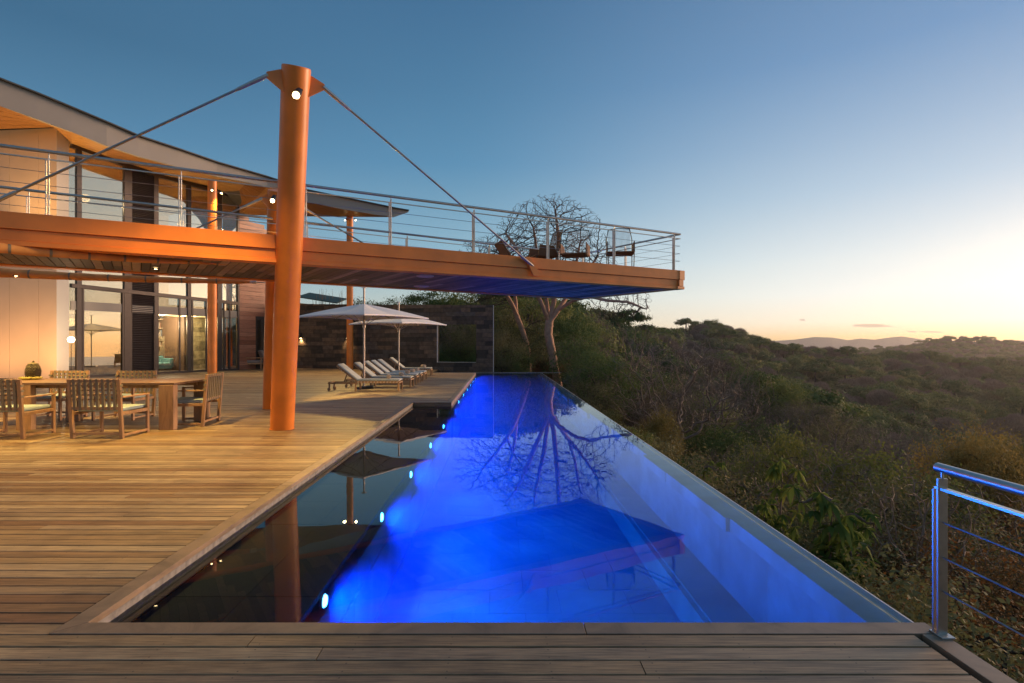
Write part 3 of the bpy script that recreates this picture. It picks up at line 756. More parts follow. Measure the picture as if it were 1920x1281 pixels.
for a, b, sh in ((128, 143, 0), (152, 231, 0), (245, 289, 1), (297, 350, 0), (358, 405, 0), (418, 444, 0)):
    levels = ((.10, .10, ztr(a)-.09, ztr(b)-.09), (ztr(a)+.09, ztr(b)+.09, 3.05, 3.05), (3.45, 3.45, gtop(a)-.16, gtop(b)-.16))
    for li, (z0a, z0b, z1a, z1b) in enumerate(levels):
        if not sh:
            clear = (a == 297 and li == 0) or (a == 358 and li == 0)
            quadbox('pane', a, b, z0a, z0b, z1a, z1b, -.02, .012, m_glassclear if clear else m_glass)
        else:
            q = MB(); n = int((z1a-z0a)/.085)
            for i in range(n):
                z = z0a+(i+.5)*(z1a-z0a)/n
                if z > z1b-.03: break
                zb = z+(z0b-z0a)
                q.bar(fz(a, z)+FN*.02, fz(b, z)+FN*.02, .012, .07, Vector((0, 0, 1))+FN*.9)
            if li == 2:
                pass
            q.build('shutter_slats', m_shutter, house, kind='stuff')
            quadbox('shutter_back', a, b, z0a, z0b, z1a, z1b, -.04, .02, m_shutter)
            for e_ in (a, b):
                MB().bar(fz(e_, z0a)+FN*.03, fz(e_, min(z1a, z1b))+FN*.03, .06, .08, FD).build('shutter_stile', m_frame, house)
# sliding door frames in the two open bays
for e_ in (155, 230, 336, 360, 386, 419, 430):
    MB().bar(fz(e_, .1)+FN*.035, fz(e_, ztr(e_)-.09)+FN*.035, .05, .08, FD).build('door_stile', m_frame, house, bevel=.004)
# end wall, facing the camera, and its edge
wl = fz(106, 0); wd = Vector((-1, .10, 0)).normalized(); HW = zy(106, 240)
wn = Vector((wd.y, -wd.x, 0)); wn = wn if wn.y < 0 else -wn
joints = [0, .72, 1.9, 3.6, 5.3, 7.0, 9.]
for i in range(len(joints)-1):
    a, b = wl+wd*joints[i]*U*.8, wl+wd*(joints[i+1]*U*.8-.012)
    MB().prism([a, b, b+Vector((0, 0, HW)), a+Vector((0, 0, HW))], -wn*.3).build('wall_panel', m_plaster, house)
a, b = wl+wd*.02, wl+wd*9*U*.8
MB().prism([a-wn*.02, b-wn*.02, b-wn*.02+Vector((0, 0, HW)), a-wn*.02+Vector((0, 0, HW))], -wn*.26).build('wall_core', m_plaster2, house)
a, b = fz(106, 0), fz(129, 0)
MB().prism([a+FN*.01, b+FN*.01, b+FN*.01+Vector((0, 0, zy(129, 247))), a+FN*.01+Vector((0, 0, HW))], -FN*.34).build('wall_end', m_plaster2, house)
# rooms behind the glass
def room(z0, z1, deep, m):
    a, b = fz(108, 0), fz(446, 0); k = -FN*deep
    MB().prism([a+k+Vector((0, 0, z0)), b+k+Vector((0, 0, z0)), b+k+Vector((0, 0, z1)), a+k+Vector((0, 0, z1))], -FN*.2).build('back_wall', m, house)
    MB().prism([a-FN*.35, b-FN*.35, b+k, a+k], (0, 0, -.1)).build('room_floor', m_intfloor, house).location.z += z0+.09
room(0, 3.0, 5.5, m_int); room(3.5, 11, 6.5, m_intdark)
MB().prism([fz(108, 3.06)-FN*.35, fz(446, 3.06)-FN*.35, fz(446, 3.06)-FN*5.6, fz(108, 3.06)-FN*5.6], (0, 0, .2)).build('ceiling', m_int, house)
for px in (240, 354): MB().prism([fz(px, .1)-FN*.4, fz(px, .1)-FN*5.4, fz(px, 3.0)-FN*5.4, fz(px, 3.0)-FN*.4], FD*.15).build('partition_wall', m_intdark if px > 300 else m_int, house)
m_istone = stone('interior_stone', [(0, (.16, .13, .09)), (.5, (.25, .2, .13)), (1, (.34, .28, .18))])
a0 = fz(356, 0)-FN*2.2
ri = random.Random(2)
for r_ in range(11):
    x = -ri.random()*.4
    while x < 3.0:
        l_ = ri.uniform(.4, .8); c = a0+FD*(x+l_/2)+Vector((0, 0, .2+.27*r_))+FN*ri.uniform(0, .03)
        MB().box(c, (l_-.02, .2, .255), Matrix.Rotation(math.atan2(FD.y, FD.x), 3, 'Z')).build('interior_stone', m_istone, house); x += l_
lamp('room_lamp', fz(372, 2.7)-FN*1.0, 'POINT', 420, (1, .76, .36), house, rad=.15)
lamp('room_lamp', fz(318, 2.6)-FN*1.0, 'POINT', 380, (1, .74, .42), house, rad=.2)
lamp('room_lamp', fz(200, 2.6)-FN*3, 'POINT', 60, (1, .74, .42), house, rad=.2)
lamp('room_lamp', fz(200, 8.6)-FN*1.8, 'POINT', 130, (1, .7, .35), house, rad=.2)
lamp('room_lamp', fz(380, 8.3)-FN*1.8, 'POINT', 130, (1, .7, .35), house, rad=.2)
# bookshelf and sofa seen through the glass
bs = empty('bookshelf', fz(310, .1)-FN*3.4, 'lit wooden bookshelf full of books seen through the glass', 'bookshelf')
rb = random.Random(6); c0 = fz(296, 0)-FN*2.4
books = []
for k in range(5):
    z = .9+.5*k
    MB().bar(c0+Vector((0, 0, z)), c0+FD*2.0+Vector((0, 0, z)), .3, .04).build('shelf', m_int, bs)
for e_ in (0, 1, 2): MB().bar(c0+FD*e_+Vector((0, 0, .1)), c0+FD*e_+Vector((0, 0, 3)), .3, .04, FD).build('upright', m_int, bs)
m_books = [mat('book_cover_a', (.25, .22, .2), .7), mat('book_cover_b', (.07, .10, .14), .7), mat('book_cover_c', (.4, .38, .32), .7), mat('book_cover_d', (.2, .08, .05), .7)]
for k in range(5):
    x = .06
    while x < 1.9:
        w = rb.uniform(.05, .11); h_ = rb.uniform(.24, .38)
        bk = MB().box(c0+FD*(x+w/2)+Vector((0, 0, .92+.5*k+h_/2)), (w*.9, .2, h_), Matrix.Rotation(math.atan2(FD.y, FD.x), 3, 'Z')).build('book', rb.choice(m_books), None)
        bk.parent = bs; bk.location = -ORG[bs]; x += w+(.2 if rb.random() < .1 else 0)
sf = empty('sofa', fz(322, .1)-FN*1.2, 'teal sofa with cushions behind the glass door', 'sofa')
rot = Matrix.Rotation(math.atan2(FD.y, FD.x), 3, 'Z'); c = fz(318, 0)-FN*1.5
MB().box(c+Vector((0, 0, .36)), (1.7, .9, .34), rot).build('seat', m_sofa, sf, bevel=.05)
MB().box(c-FN*.4+Vector((0, 0, .62)), (1.7, .22, .5), rot).build('backrest', m_sofa, sf, bevel=.05)
MB().box(c+FD*.82+Vector((0, 0, .5)), (.2, .9, .5), rot).build('armrest', m_sofa, sf, bevel=.05)
for k in (-.45, .1): MB().box(c-FN*.15+FD*k+Vector((0, 0, .7)), (.5, .16, .42), rot @ Matrix.Rotation(.3, 3, 'X')).build('cushion', m_sofa, sf, bevel=.05)
# red wood clad wing
wy = lambda px: zy(px, 405+(px-445)*27/55.)
z = .02; i = 0
HB = .245
while z < wy(445)-.05:
    z1 = z+HB-.012; xa = 446.5; xb = 503
    if z > wy(500)-.2:
        f = (wy(445)-z)/(wy(445)-wy(500)); xb = 446.5+(500-446.5)*max(.05, min(1, f))
    segs = [(xa, xb)]
    if .0 < z < zy(488, 592)-.1: segs = [(xa, min(xb, 479)), (496, 503)]
    for sa, sb in segs:
        if sb-sa > 1: quadbox('cladding_board', sa, sb, z, z, z1, z1, .02+(i % 2)*.004, .03, m_clad)
    z += HB; i += 1
quadbox('wing_wall', 446, 503, 0, 0, wy(445)-.3, wy(500)-.3, -.02, .1, m_intdark)
quadbox('side_door', 480, 495, .05, .05, zy(488, 592), zy(488, 592), .01, .03, m_frame)
quadbox('side_window', 482, 489, .25, .25, zy(488, 600), zy(488, 600), .02, .01, m_glassclear)
# roof
FAS = [(-120, 103, 148, 75), (0, 150, 199, 71), (70, 177, 224, 68.6), (133, 203, 247, 66.4), (200, 231, 274, 64), (260, 257, 294, 61.6), (337, 282, 314, 58.4), (407, 306, 331, 55.4), (463, 322, 342, 53.3), (501, 333, 350, 52), (577, 358, 379, 50.2), (640, 371, 392, 49.3), (699, 383, 402, 48.4), (740, 391.5, 407, 47.7), (766, 396, 398, 47.2)]
INN = [(-120, 245, 64), (0, 243, 64.6), (104, 240, 64.5), (135, 271, 63.0), (200, 294, 60.0), (236, 306, 58.1), (295, 326, 55.4), (390, 350, 50.8), (440, 367, 48.6), (449, 404, 47.2), (572, 406.5, 47), (600, 407, 47), (656, 407.5, 47), (736, 408, 47), (764, 398.5, 47)]
lo = [W(a, y2, s) for a, y1, y2, s in FAS]; hi = [W(a, y1, s) for a, y1, y2, s in FAS]
inn = [W(a, y, s)+Vector((0, 0, .02)) for a, y, s in INN]
out_n = []
fas = MB(); n = len(FAS)
th = Vector((-.10, .10, 0))
for i in range(n-1):
    fas.hexa([lo[i], lo[i+1], lo[i+1]+th, lo[i]+th, hi[i], hi[i+1], hi[i+1]+th, hi[i]+th])
fas.build('fascia', m_fascia, house)
edge = MB()
for i in range(n-1): edge.bar(hi[i]+Vector((0, 0, .03)), hi[i+1]+Vector((0, 0, .03)), .3, .05)
edge.build('roof_edge', m_rooftop, house)
# soffit boards: several strips between the fascia and the wall head
for i in range(n-1):
    so = MB(); K = 5
    for k in range(K):
        a, b = lo[i].lerp(inn[i], (k+.02)/K), lo[i].lerp(inn[i], (k+.98)/K); c_2, d_2 = lo[i+1].lerp(inn[i+1], (k+.98)/K), lo[i+1].lerp(inn[i+1], (k+.02)/K)
        so.prism([a, b, c_2, d_2], (0, 0, .03))
    so.build('soffit_panel', m_roofwood, house)
back = [p+Vector((-9, 4, .2)) if i < 9 else p+Vector((0, .1, .12)) for i, p in enumerate(inn)]
rt = MB(); rt.add(hi+back, [(i, i+1, n+i+1, n+i) for i in range(n-1)]); rt.build('roof_sheet', m_rooftop, house)
# interior ceiling behind the glass head, lit warm
ic = MB(); ic.add([fz(p, gtop(p)-.1)-FN*.2 for p in (108, 236, 295, 390, 446)]+[fz(p, gtop(p)-.4)-FN*6.5 for p in (108, 236, 295, 390, 446)], [(i, i+1, 5+i+1, 5+i) for i in range(4)])
ic.build('upper_ceiling', m_roofwood, house)
for i, (px, s, zt, r) in enumerate(((398, 57, 6.28, .14), (656, 47, 6.10, .13))):
    c = W(px, 646, s)
    MB().tube([(c.x, c.y, 0), (c.x, c.y, (zt+.1)*U)], r*U, 28).build('column', m_orange, house, True)
spotlight(W(398, 356, 57.9), Vector((.1, -.6, -.6)), 'left of the two warm spotlights under the roof by the slim column', 450, W(420, 712, 66), 95, 1.1)
spotlight(W(414, 361, 57.5), Vector((.5, -.3, -.6)), 'right of the two warm spotlights under the roof by the slim column', 380, W(480, 660, 47), 110, 1.1)
spotlight(W(648, 412, 47.5), Vector((-.5, -.3, -.6)), 'left one of the lamp pair on the far roof column', 1500, W(600, 712, 66), 105, 1.)
spotlight(W(666, 412, 47.5), Vector((.5, -.3, -.6)), 'right one of the lamp pair on the far roof column', 1500, W(770, 708, 62), 105, 1.)
# lamps that wash the end wall from below, and uplights added to warm the upper wall and soffit
for k, (px, zz) in enumerate(((70, 0), (-60, 0))):
    c = W(px, 646, 68); c = Vector((c.x, c.y, .02))+wn*.8
    o = empty('ground_uplight', c, 'low uplight at the foot of the pale house wall, %s one' % ('right' if k == 0 else 'left'), 'uplight')
    MB().lathe(c, [(.06, 0), (.07, .02), (.05, .03)], 16).build('rim', m_black, o)
    MB().lathe(c, [(.001, .028), (.05, .026)], 12).build('lens', m_warm, o)
    lamp('uplight_beam', c+Vector((0, 0, .06)), 'SPOT', 430, (1, .52, .20), o, c-wn*1.2+Vector((0, 0, 2.0)), 165, .9)
c = W(60, 380, 75)
for k, px in enumerate((85, 20, 190, 275, 380)):  # added uplights, out of view behind the terrace, for the wall and soffit glow
    c = W(px, 646, 66) if px < 100 else fz(px, 0); nv = wn if px < 100 else FN
    c = Vector((c.x, c.y, 5.3))+nv*(.35 if px > 100 else .55)
    o = empty('wall_uplight', c, 'added uplight behind the terrace floor line washing the %s' % ('right part of the pale upper wall', 'left part of the pale upper wall', 'soffit above the first window', 'soffit above the shutter', 'soffit by the slim column')[k], 'uplight')
    MB().tube([c-Vector((0, 0, .12)), c], [.05, .06], 12).build('housing', m_black, o, True)
    MB().bar(c-Vector((0, 0, .08)), c-Vector((0, 0, .08))-nv*.5, .03, .03).build('bracket', m_black, o)
    MB().lathe(c, [(.001, .012), (.05, .008)], 12).build('lens', m_warm, o)
    lamp('wall_uplight_beam', c+Vector((0, 0, .04)), 'SPOT', 560 if px < 100 else 240, (1, .55, .18), o, c+Vector((0, 0, 3))+nv*.5, 120, .8)
# globe lamp by the glass
g0 = W(133.5, 637, 66.5)
gl = empty('globe_lamp', Vector((g0.x, g0.y, 0)), 'glowing white globe lamp on a thin stand beside the pale wall', 'lamp')
MB().lathe(g0, [(.001, -.13), (.06, -.115), (.11, -.07), (.13, 0), (.11, .07), (.06, .115), (.001, .13)], 20).build('globe', m_orb, gl, True)
MB().tube([(g0.x, g0.y, 0), (g0.x, g0.y, g0.z-.12)], .012, 8).build('stand', m_black, gl, True)
MB().lathe((g0.x, g0.y, .005), [(.001, .02), (.12, .015), (.13, 0)], 20).build('foot', m_black, gl, True)
lamp('globe_lamp_light', g0-Vector((0, .2, 0)), 'POINT', 90, (1, .8, .5), gl, rad=.13)

# ------------------------------------------------------------------ stone wall
def sS(px): return 44.5+(px-500)*.0092
sw = empty('stone_wall', W(700, 646, sS(700))*1.0, 'dark slate block garden wall with a square opening behind the loungers', 'wall')
sw.location.z = 0; ORG[sw] = Vector(sw.location)
A_, B_ = W(497, 646, sS(497)), W(925, 646, sS(925)); A_.z = B_.z = 0
SD = (B_-A_).normalized(); SN = Vector((SD.y, -SD.x, 0)); WL = (B_-A_).length
def top_s(x): return (2.72-.20*x/WL)*U
def xs(px):
    k = (px-CX)/F; return (k*A_.y-A_.x)/(SD.x-k*SD.y)
OX0, OX1 = xs(820), xs(893)
OZ0, OZ1 = (1-34/48.)*U, (1+38/48.)*U
core = MB()
def slab_(x0, x1, z0, z1a, z1b):
    a, b = A_+SD*x0, A_+SD*x1
    core.prism([a+Vector((0, 0, z0)), b+Vector((0, 0, z0)), b+Vector((0, 0, z1b)), a+Vector((0, 0, z1a))], -SN*.35)
slab_(0, OX0, -1.5, top_s(0)-.02, top_s(OX0)-.02); slab_(OX1, WL-.03, -1.5, top_s(OX1)-.02, top_s(WL)-.02)
slab_(OX0, OX1, -1.5, OZ0-.02, OZ0-.02); slab_(OX0, OX1, OZ1+.02, top_s(OX0)-.02, top_s(OX1)-.02)
core.build('wall_core', m_mortar, sw)
me_st = MB().box((0, 0, 0), (1, 1, 1)).mesh('stone', m_stone)
rs = random.Random(9); z = -.3; nst = 0; rest_s = []
sang = math.atan2(SD.y, SD.x)
RHs = .247
while z < top_s(0)-.05:
    x = -rs.random()*.5
    while x < WL:
        l_ = rs.uniform(.55, 1.25); a, b = max(0, x), min(x+l_, WL)
        spans = [(a, b)]
        if z+RHs/2 > OZ0 and z+RHs/2 < OZ1:
            spans = [(a, min(b, OX0)), (max(a, OX1), b)]
        for a, b in spans:
            if b-a < .06: continue
            zt = min(z+RHs, top_s((a+b)/2));
            if zt-z < .05: continue
            c = A_+SD*(a+b)/2+SN*(rs.uniform(-.02, .012)); c.z = (z+zt)/2
            if nst < 298: piece('stone', me_st, c, (b-a-.012, .08, zt-z-.012), (0, 0, sang), sw); nst += 1
        x += l_
    z += RHs
MB().bar(A_+SD*(OX0+.02)+SN*.06+Vector((0, 0, OZ0)), A_+SD*(OX0+.02)+SN*.06+Vector((0, 0, OZ1)), .05, .06).build('opening_trim', m_whitem, sw)
MB().bar(A_+SD*(OX0+.02)+SN*.06+Vector((0, 0, OZ0+.02)), A_+SD*(OX1)+SN*.06+Vector((0, 0, OZ0+.02)), .03, .02).build('opening_trim', m_whitem, sw)
MB().bar(A_+SD*(WL+.01)+SN*.04+Vector((0, 0, WZ-.3)), A_+SD*(WL+.01)+SN*.04+Vector((0, 0, top_s(WL))), .03, .05).build('end_trim', m_whitem, sw)
for i, (px, py) in enumerate(((566, 634), (653, 634))):
    x = xs(px); c = A_+SD*x+SN*.12; c.z = U-(py-HY)/sS(px)*U
    o = empty('wall_sconce', c, '%s warm downward wall lamp on the slate wall' % ('left' if i == 0 else 'right'), 'wall lamp', 'sconces on the slate wall')
    MB().tube([c+Vector((0, 0, .30)), c+Vector((0, 0, .05)), c], [.05, .055, .11], 14).build('shade', m_black, o, True)
    MB().lathe(c-Vector((0, 0, .02)), [(.001, -.03), (.05, -.02), (.06, .01)], 12).build('bulb', m_warm, o, True)
    MB().bar(c-SN*.1+Vector((0, 0, .2)), c+Vector((0, 0, .2)), .04, .04).build('bracket', m_black, o)
    lamp('wall_sconce_light', c-Vector((0, 0, .10)), 'SPOT', 60, (1, .6, .25), o, c-Vector((0, 0, 1))-SN*.25, 120, .8, .05)

# ------------------------------------------------------------------ rolled sun sails under the terrace
def roll(p, q, r0, r1, label, sag):
    root = empty('rolled_sunshade', p.lerp(q, .5), label, 'sunshade'); pts, rr = [], []
    rl = random.Random(int(r0*1e4)); n = 26
    for i in range(n+1):
        t = i/n; v = p.lerp(q, t); v.z -= sag*math.sin(math.pi*t); pts.append(v); rr.append((r0+(r1-r0)*t)*(1+rl.uniform(-.09, .09)))
    rr[-1] = r1*.6
    MB().tube(pts, rr, 14).build('canvas_roll', m_roll, root, True)
    for k in range(1, 9):
        i = int(k*n/9); MB().tube([pts[i], pts[i]+(pts[i+1]-pts[i]).normalized()*.03], rr[i]*1.06, 12).build('tie_strap', m_strap, root, True)
    d = (q-p).normalized(); MB().tube([q, q+d*.35], .012, 6).build('end_cord', m_cable, root, True)
    MB().tube([q+d*.02, q+d*.14], .03, 8).build('end_fitting', m_whitem, root, True)
    return root
roll(W(-130, 452, 232), W(455, 493.5, 168), .075, .035, 'long orange canvas sunshade rolled up under the near edge of the terrace', .05)
roll(W(-160, 502, 150), W(468, 529, 128), .10, .045, 'thicker rolled orange canvas sunshade hanging deeper under the terrace', .04)

# ------------------------------------------------------------------ dining table and chairs
TZt = .555*U
tx0, tx1, ty0, ty1 = -6.35*U, -3.79*U, 6.40*U, 7.22*U
tb = empty('dining_table', ((tx0+tx1)/2, (ty0+ty1)/2, 0), 'long wooden outdoor dining table with thick slab legs', 'table')
npl = 6
for k in range(npl):
    a, b = ty0+(ty1-ty0)*k/npl, ty0+(ty1-ty0)*(k+1)/npl
    MB().box(((tx0+tx1)/2, (a+b)/2, TZt-.022), (tx1-tx0, b-a-.006, .04)).build('top_plank', m_tabletop, tb, bevel=.003)
for x in (tx1-.14, -5.55*U):
    for y in (ty0+.065, ty1-.065):
        MB().box((x, y, (TZt-.045)/2), (.26, .12 if x < tx1-.2 else .13, TZt-.045)).build('leg', m_teak, tb, bevel=.005)
MB().box(((tx0+tx1)/2, ty0+.22, TZt-.08), (tx1-tx0-.3, .03, .07)).build('apron', m_teak, tb)
MB().box(((tx0+tx1)/2, ty1-.22, TZt-.08), (tx1-tx0-.3, .03, .07)).build('apron', m_teak, tb)
def make_chair():
    root = empty('dining_chair', (0, 0, 0), 'x', 'chair', 'wooden webbed armchairs round the dining table')
    w, d = .56*U, .46*U; ht, sh, ah = .633*U, .285*U, .43*U; lw = .055
    bk = -d/2
    for sg in (-1, 1):
        x = sg*(w/2-lw/2)
        MB().hexa([Vector(p) for p in ((x-lw/2, bk, 0), (x+lw/2, bk, 0), (x+lw/2, bk+lw, 0), (x-lw/2, bk+lw, 0), (x-lw/2, bk-.07, ht), (x+lw/2, bk-.07, ht), (x+lw/2, bk-.03, ht), (x-lw/2, bk-.03, ht))]).build('leg', m_teak, root, bevel=.004)
        MB().box((x, d/2-lw/2, ah/2), (lw*.7, lw, ah)).build('leg', m_teak, root, bevel=.004)
        MB().box((x, 0, ah+.012), (lw, d, .024)).build('armrest', m_teak, root, bevel=.004)
        MB().box((x, 0, .05), (lw*.6, d-lw, .035)).build('runner', m_teak, root, bevel=.003)
        MB().box((x, 0, sh-.03), (lw*.7, d-lw, .05)).build('seat_rail', m_teak, root, bevel=.003)
    MB().box((0, d/2-lw/2, sh-.03), (w-lw, lw*.6, .05)).build('seat_rail', m_teak, root, bevel=.003)
    MB().box((0, bk+lw/2+.0, .08), (w-lw, .03, .04)).build('stretcher', m_teak, root, bevel=.003)
    MB().box((0, .03, sh+.025), (w-.13, d-.06, .055)).build('seat_cushion', m_seatc, root, bevel=.015)
    for z in (ht-.03, sh+.06): MB().box((0, bk+.005-.055*(z/ht), z), (w-lw, .025, .045)).build('back_rail', m_teak, root, bevel=.003)
    ns = 8
    for k in range(ns):
        x = -w/2+lw+.045+(w-2*lw-.09)*k/(ns-1)
        z0, z1 = sh+.03, ht+.002
        y0, y1 = bk-.012-.055*(z0/ht), bk-.012-.055*(z1/ht)
        MB().hexa([Vector(p) for p in ((x-.020, y0, z0), (x+.020, y0, z0), (x+.020, y0+.034, z0), (x-.020, y0+.034, z0), (x-.020, y1, z1), (x+.020, y1, z1), (x+.020, y1+.034, z1), (x-.020, y1+.034, z1))]).build('back_strap', m_strap, root)
    for k in range(4):
        z = ht-.10-k*.075; y = bk+.012-.055*(z/ht)
        MB().box((0, y, z), (w-lw*1.2, .006, .026)).build('cross_strap', m_teak, root)
    for sg in (-1, 1):
        for k in range(3):
            z = ht-.10-k*.085
            MB().box((sg*(w/2-lw/2), bk+.02-.055*(z/ht), z), (lw+.008, lw+.004, .035)).build('wrap_strap', m_strap, root)
    return root
ch = make_chair()
CH = [((-4.27, 6.05), 0, 'wooden armchair with its webbed back to the camera, near middle of the table'),
      ((-5.30, 6.0), 3, 'wooden armchair cut off by the left picture edge, near side of the table'),
      ((-5.08, 7.44), 180, 'wooden armchair on the house side of the dining table, nearer its right end'),
      ((-6.04, 7.46), 178, 'wooden armchair on the house side of the dining table, behind the fruit'),
      ((-3.86, 6.92), 98, 'wooden armchair alone at the right end of the dining table, seen from its side')]
for i, ((x, y), a, lab) in enumerate(CH):
    o = ch if i == 0 else copy_tree(ch)
    o.location = H(x, y, 0); o.rotation_euler.z = R(a); o['label'] = lab
# fruit
fc = W(62, 708, 148); fc.z = TZt+.0
pa_ = empty('pineapple', fc, 'dark rounded scaly fruit ornament standing on the dining table', 'fruit')
pr_ = [(.001, 0), (.085, .01), (.11, .07), (.118, .15), (.105, .23), (.078, .29), (.045, .32), (.001, .335)]
bod = MB()
MB().lathe(fc, pr_, 20).build('body', m_pin, pa_, True)
sc = MB()
for i in range(12):
    zz = .02+.025*i; rr = np.interp(zz, [p[1] for p in pr_], [p[0] for p in pr_])
    for k in range(16):
        an = 2*math.pi*(k+.5*(i % 2))/16; c = fc+Vector((math.cos(an)*rr, math.sin(an)*rr, zz))
        sc.box(c, (.018, .030, .018), Matrix.Rotation(an, 3, 'Z') @ Matrix.Rotation(.6, 3, 'Y'))
sc.build('scales', m_pin, pa_, kind='stuff')
MB().tube([fc+Vector((0, 0, .32)), fc+Vector((.012, 0, .355))], [.022, .016], 8).build('stub', m_pin, pa_, True)
for k, (dx, dy, an, nm) in enumerate(((.10, -.10, 0, 'curved green banana lying right of the scaly fruit'), (-.14, -.06, 2.6, 'curved green banana lying left of the scaly fruit'), (-.02, -.16, .3, 'curved green banana lying in front of the scaly fruit'))):
    c = fc+Vector((dx, dy, .028)); pts = [c+Vector((math.cos(an)*.13*t, math.sin(an)*.13*t+.05*t*t, .015*t*t)) for t in np.linspace(-1, 1, 9)]
    b_ = MB().tube(pts, [.008, .02, .026, .028, .028, .028, .026, .02, .008], 8).build('banana', m_banana, None, True)
    tag(b_, nm, 'banana', 'bananas round the scaly fruit')

# ------------------------------------------------------------------ loungers, towels, umbrellas
def make_lounger():
    root = empty('sun_lounger', (0, 0, 0), 'x', 'sun lounger', 'sun loungers in a row by the pool')
    Lh, Wd = 1.55*U/2, .42*U; fz_ = .20*U
    hx = -Lh+.62*U                                  # hinge
    for sg in (-1, 1):
        y = sg*(Wd/2-.02)
        MB().box(((hx+Lh)/2, y, fz_-.02), (Lh-hx, .035, .06)).build('side_rail', m_teak, root, bevel=.004)
        MB().box(((-Lh+hx)/2, y*.9, fz_-.055), (hx+Lh, .03, .05)).build('rear_rail', m_teak, root, bevel=.004)
        for x in (Lh-.03, hx-.02): MB().box((x, y, (fz_-.04)/2), (.055, .045, fz_-.04)).build('leg', m_teak, root, bevel=.004)
        MB().box((-Lh+.05, y*.9, .5*fz_), (.05, .03, fz_*.6)).build('leg', m_teak, root, bevel=.004)
        c = Vector((-Lh+.05, y*.9+sg*.03, .05)); MB().tube([c, c+Vector((0, sg*.025, 0))], .05, 16).build('wheel', m_teak, root, True)
    for x in (Lh-.02, hx, -Lh+.05): MB().box((x, 0, fz_-.03), (.04, Wd-.05, .04)).build('cross_bar', m_teak, root)
    wb = MB(); n = 13
    for k in range(n):
        x = hx+.06+(Lh-hx-.14)*k/(n-1)
        wb.box((x, 0, fz_+.008), (.045, Wd+.004, .012))
        for sg in (-1, 1): wb.box((x, sg*(Wd/2+.003), fz_-.02), (.045, .005, .05))
    wb.build('webbing', m_towel, root, kind='stuff')
    bx, bz = hx-.42*U, .545*U; a = Vector((hx, 0, fz_+.01)); b = Vector((bx, 0, bz)); d = (b-a).normalized(); up = Vector((-d.z, 0, d.x)); up = up if up.z > 0 else -up
    for sg in (-1, 1):
        s_ = Vector((0, sg*(Wd/2-.02), 0)); MB().bar(a+s_, b+s_, .035, .045, up).build('back_rail', m_teak, root)
    wb = MB()
    for k in range(9):
        p = a.lerp(b, (k+.7)/9.2); wb.bar(p-Vector((0, Wd/2, 0))-up*.02, p+Vector((0, Wd/2, 0))-up*.02, .045, .012, up)
    wb.build('back_webbing', m_towel, root, kind='stuff')
    MB().bar(a.lerp(b, .55)-up*.03, Vector((-Lh+.45, 0, fz_-.04)), .03, .03).build('back_prop', m_teak, root)
    ct = .06
    cu = MB(); nseg = 10
    pa2 = [Vector((Lh-.01, 0, fz_+.018)), Vector((hx+.03, 0, fz_+.018)), a+up*.03+d*.06, b+up*.02]
    secs = []
    path = [pa2[0], pa2[0].lerp(pa2[1], .02), pa2[0].lerp(pa2[1], .5), pa2[1], pa2[2], pa2[2].lerp(pa2[3], .5), pa2[2].lerp(pa2[3], .98), pa2[3]]
    vs, fs = [], []
    for i, p in enumerate(path):
        t = (path[min(i+1, len(path)-1)]-path[max(i-1, 0)]).normalized(); nrm = Vector((-t.z, 0, t.x)); nrm = nrm if nrm.z > 0 else -nrm
        e2_ = .6 if i in (0, len(path)-1) else 1; hw = Wd/2-.01
        for (yy, zz) in ((-hw, .01), (hw, .01), (hw+.008, ct*.5), (hw-.02, ct), (-hw+.02, ct), (-hw-.008, ct*.5)):
            vs.append(p+Vector((0, yy*(1 if e2_ == 1 else .985), 0))+nrm*(ct/2+(zz-ct/2)*e2_))
    m_ = 6
    fs = [(i*m_+k, i*m_+(k+1) % m_, (i+1)*m_+(k+1) % m_, (i+1)*m_+k) for i in range(len(path)-1) for k in range(m_)]+[tuple(range(m_)), tuple((len(path)-1)*m_+k for k in range(m_))]
    cu.add(vs, fs).build('cushion', m_cush, root, True)
    return root
lg = make_lounger()
me_tw = MB(); rr = [.055, .066, .068, .068, .066, .055]
me_tw.tube([(0, y, 0) for y in (-.17, -.165, -.08, .08, .165, .17)], rr, 18)
for sg in (-1, 1):
    sp = [Vector((math.cos(t*2.2*math.pi)*.06*(1-t*.8), sg*.172, math.sin(t*2.2*math.pi)*.06*(1-t*.8))) for t in np.linspace(0, 1, 26)]
    me_tw.tube(sp, .005, 4)
me_tw = me_tw.mesh('towel', m_towel, True)
LG = [(-2.92, 12.02, 'nearest of the row, its whole side in view'), (-2.83, 13.04, 'second of the row, behind the front pole'), (-2.86, 14.1, 'third of the row counting from the camera'),
      (-2.86, 14.85, 'fourth of the row counting from the camera'), (-2.87, 15.7, 'fifth of the row, before the rear pole'), (-2.97, 17.9, 'farthest of the row, past the rear umbrella')]
for i, (x, y, lab) in enumerate(LG):
    o = lg if i == 0 else copy_tree(lg)
    o.location = H(x, y, 0); o.rotation_euler.z = R((0, -1, .8, 0, -1, .5)[i]); o['label'] = 'teak sun lounger with pale cushion, '+lab
    tw = link('towel', me_tw); tw.location = H(x+.50, y+.02, .20)+Vector((0, 0, .018+.06+.068)); tw.rotation_euler = (0, i*1.3, R(12+i*5))
    tag(tw, 'rolled beige towel on the lounger that is '+lab.split(',')[0].replace(' counting from the camera',''), 'towel', 'rolled towels on the loungers')
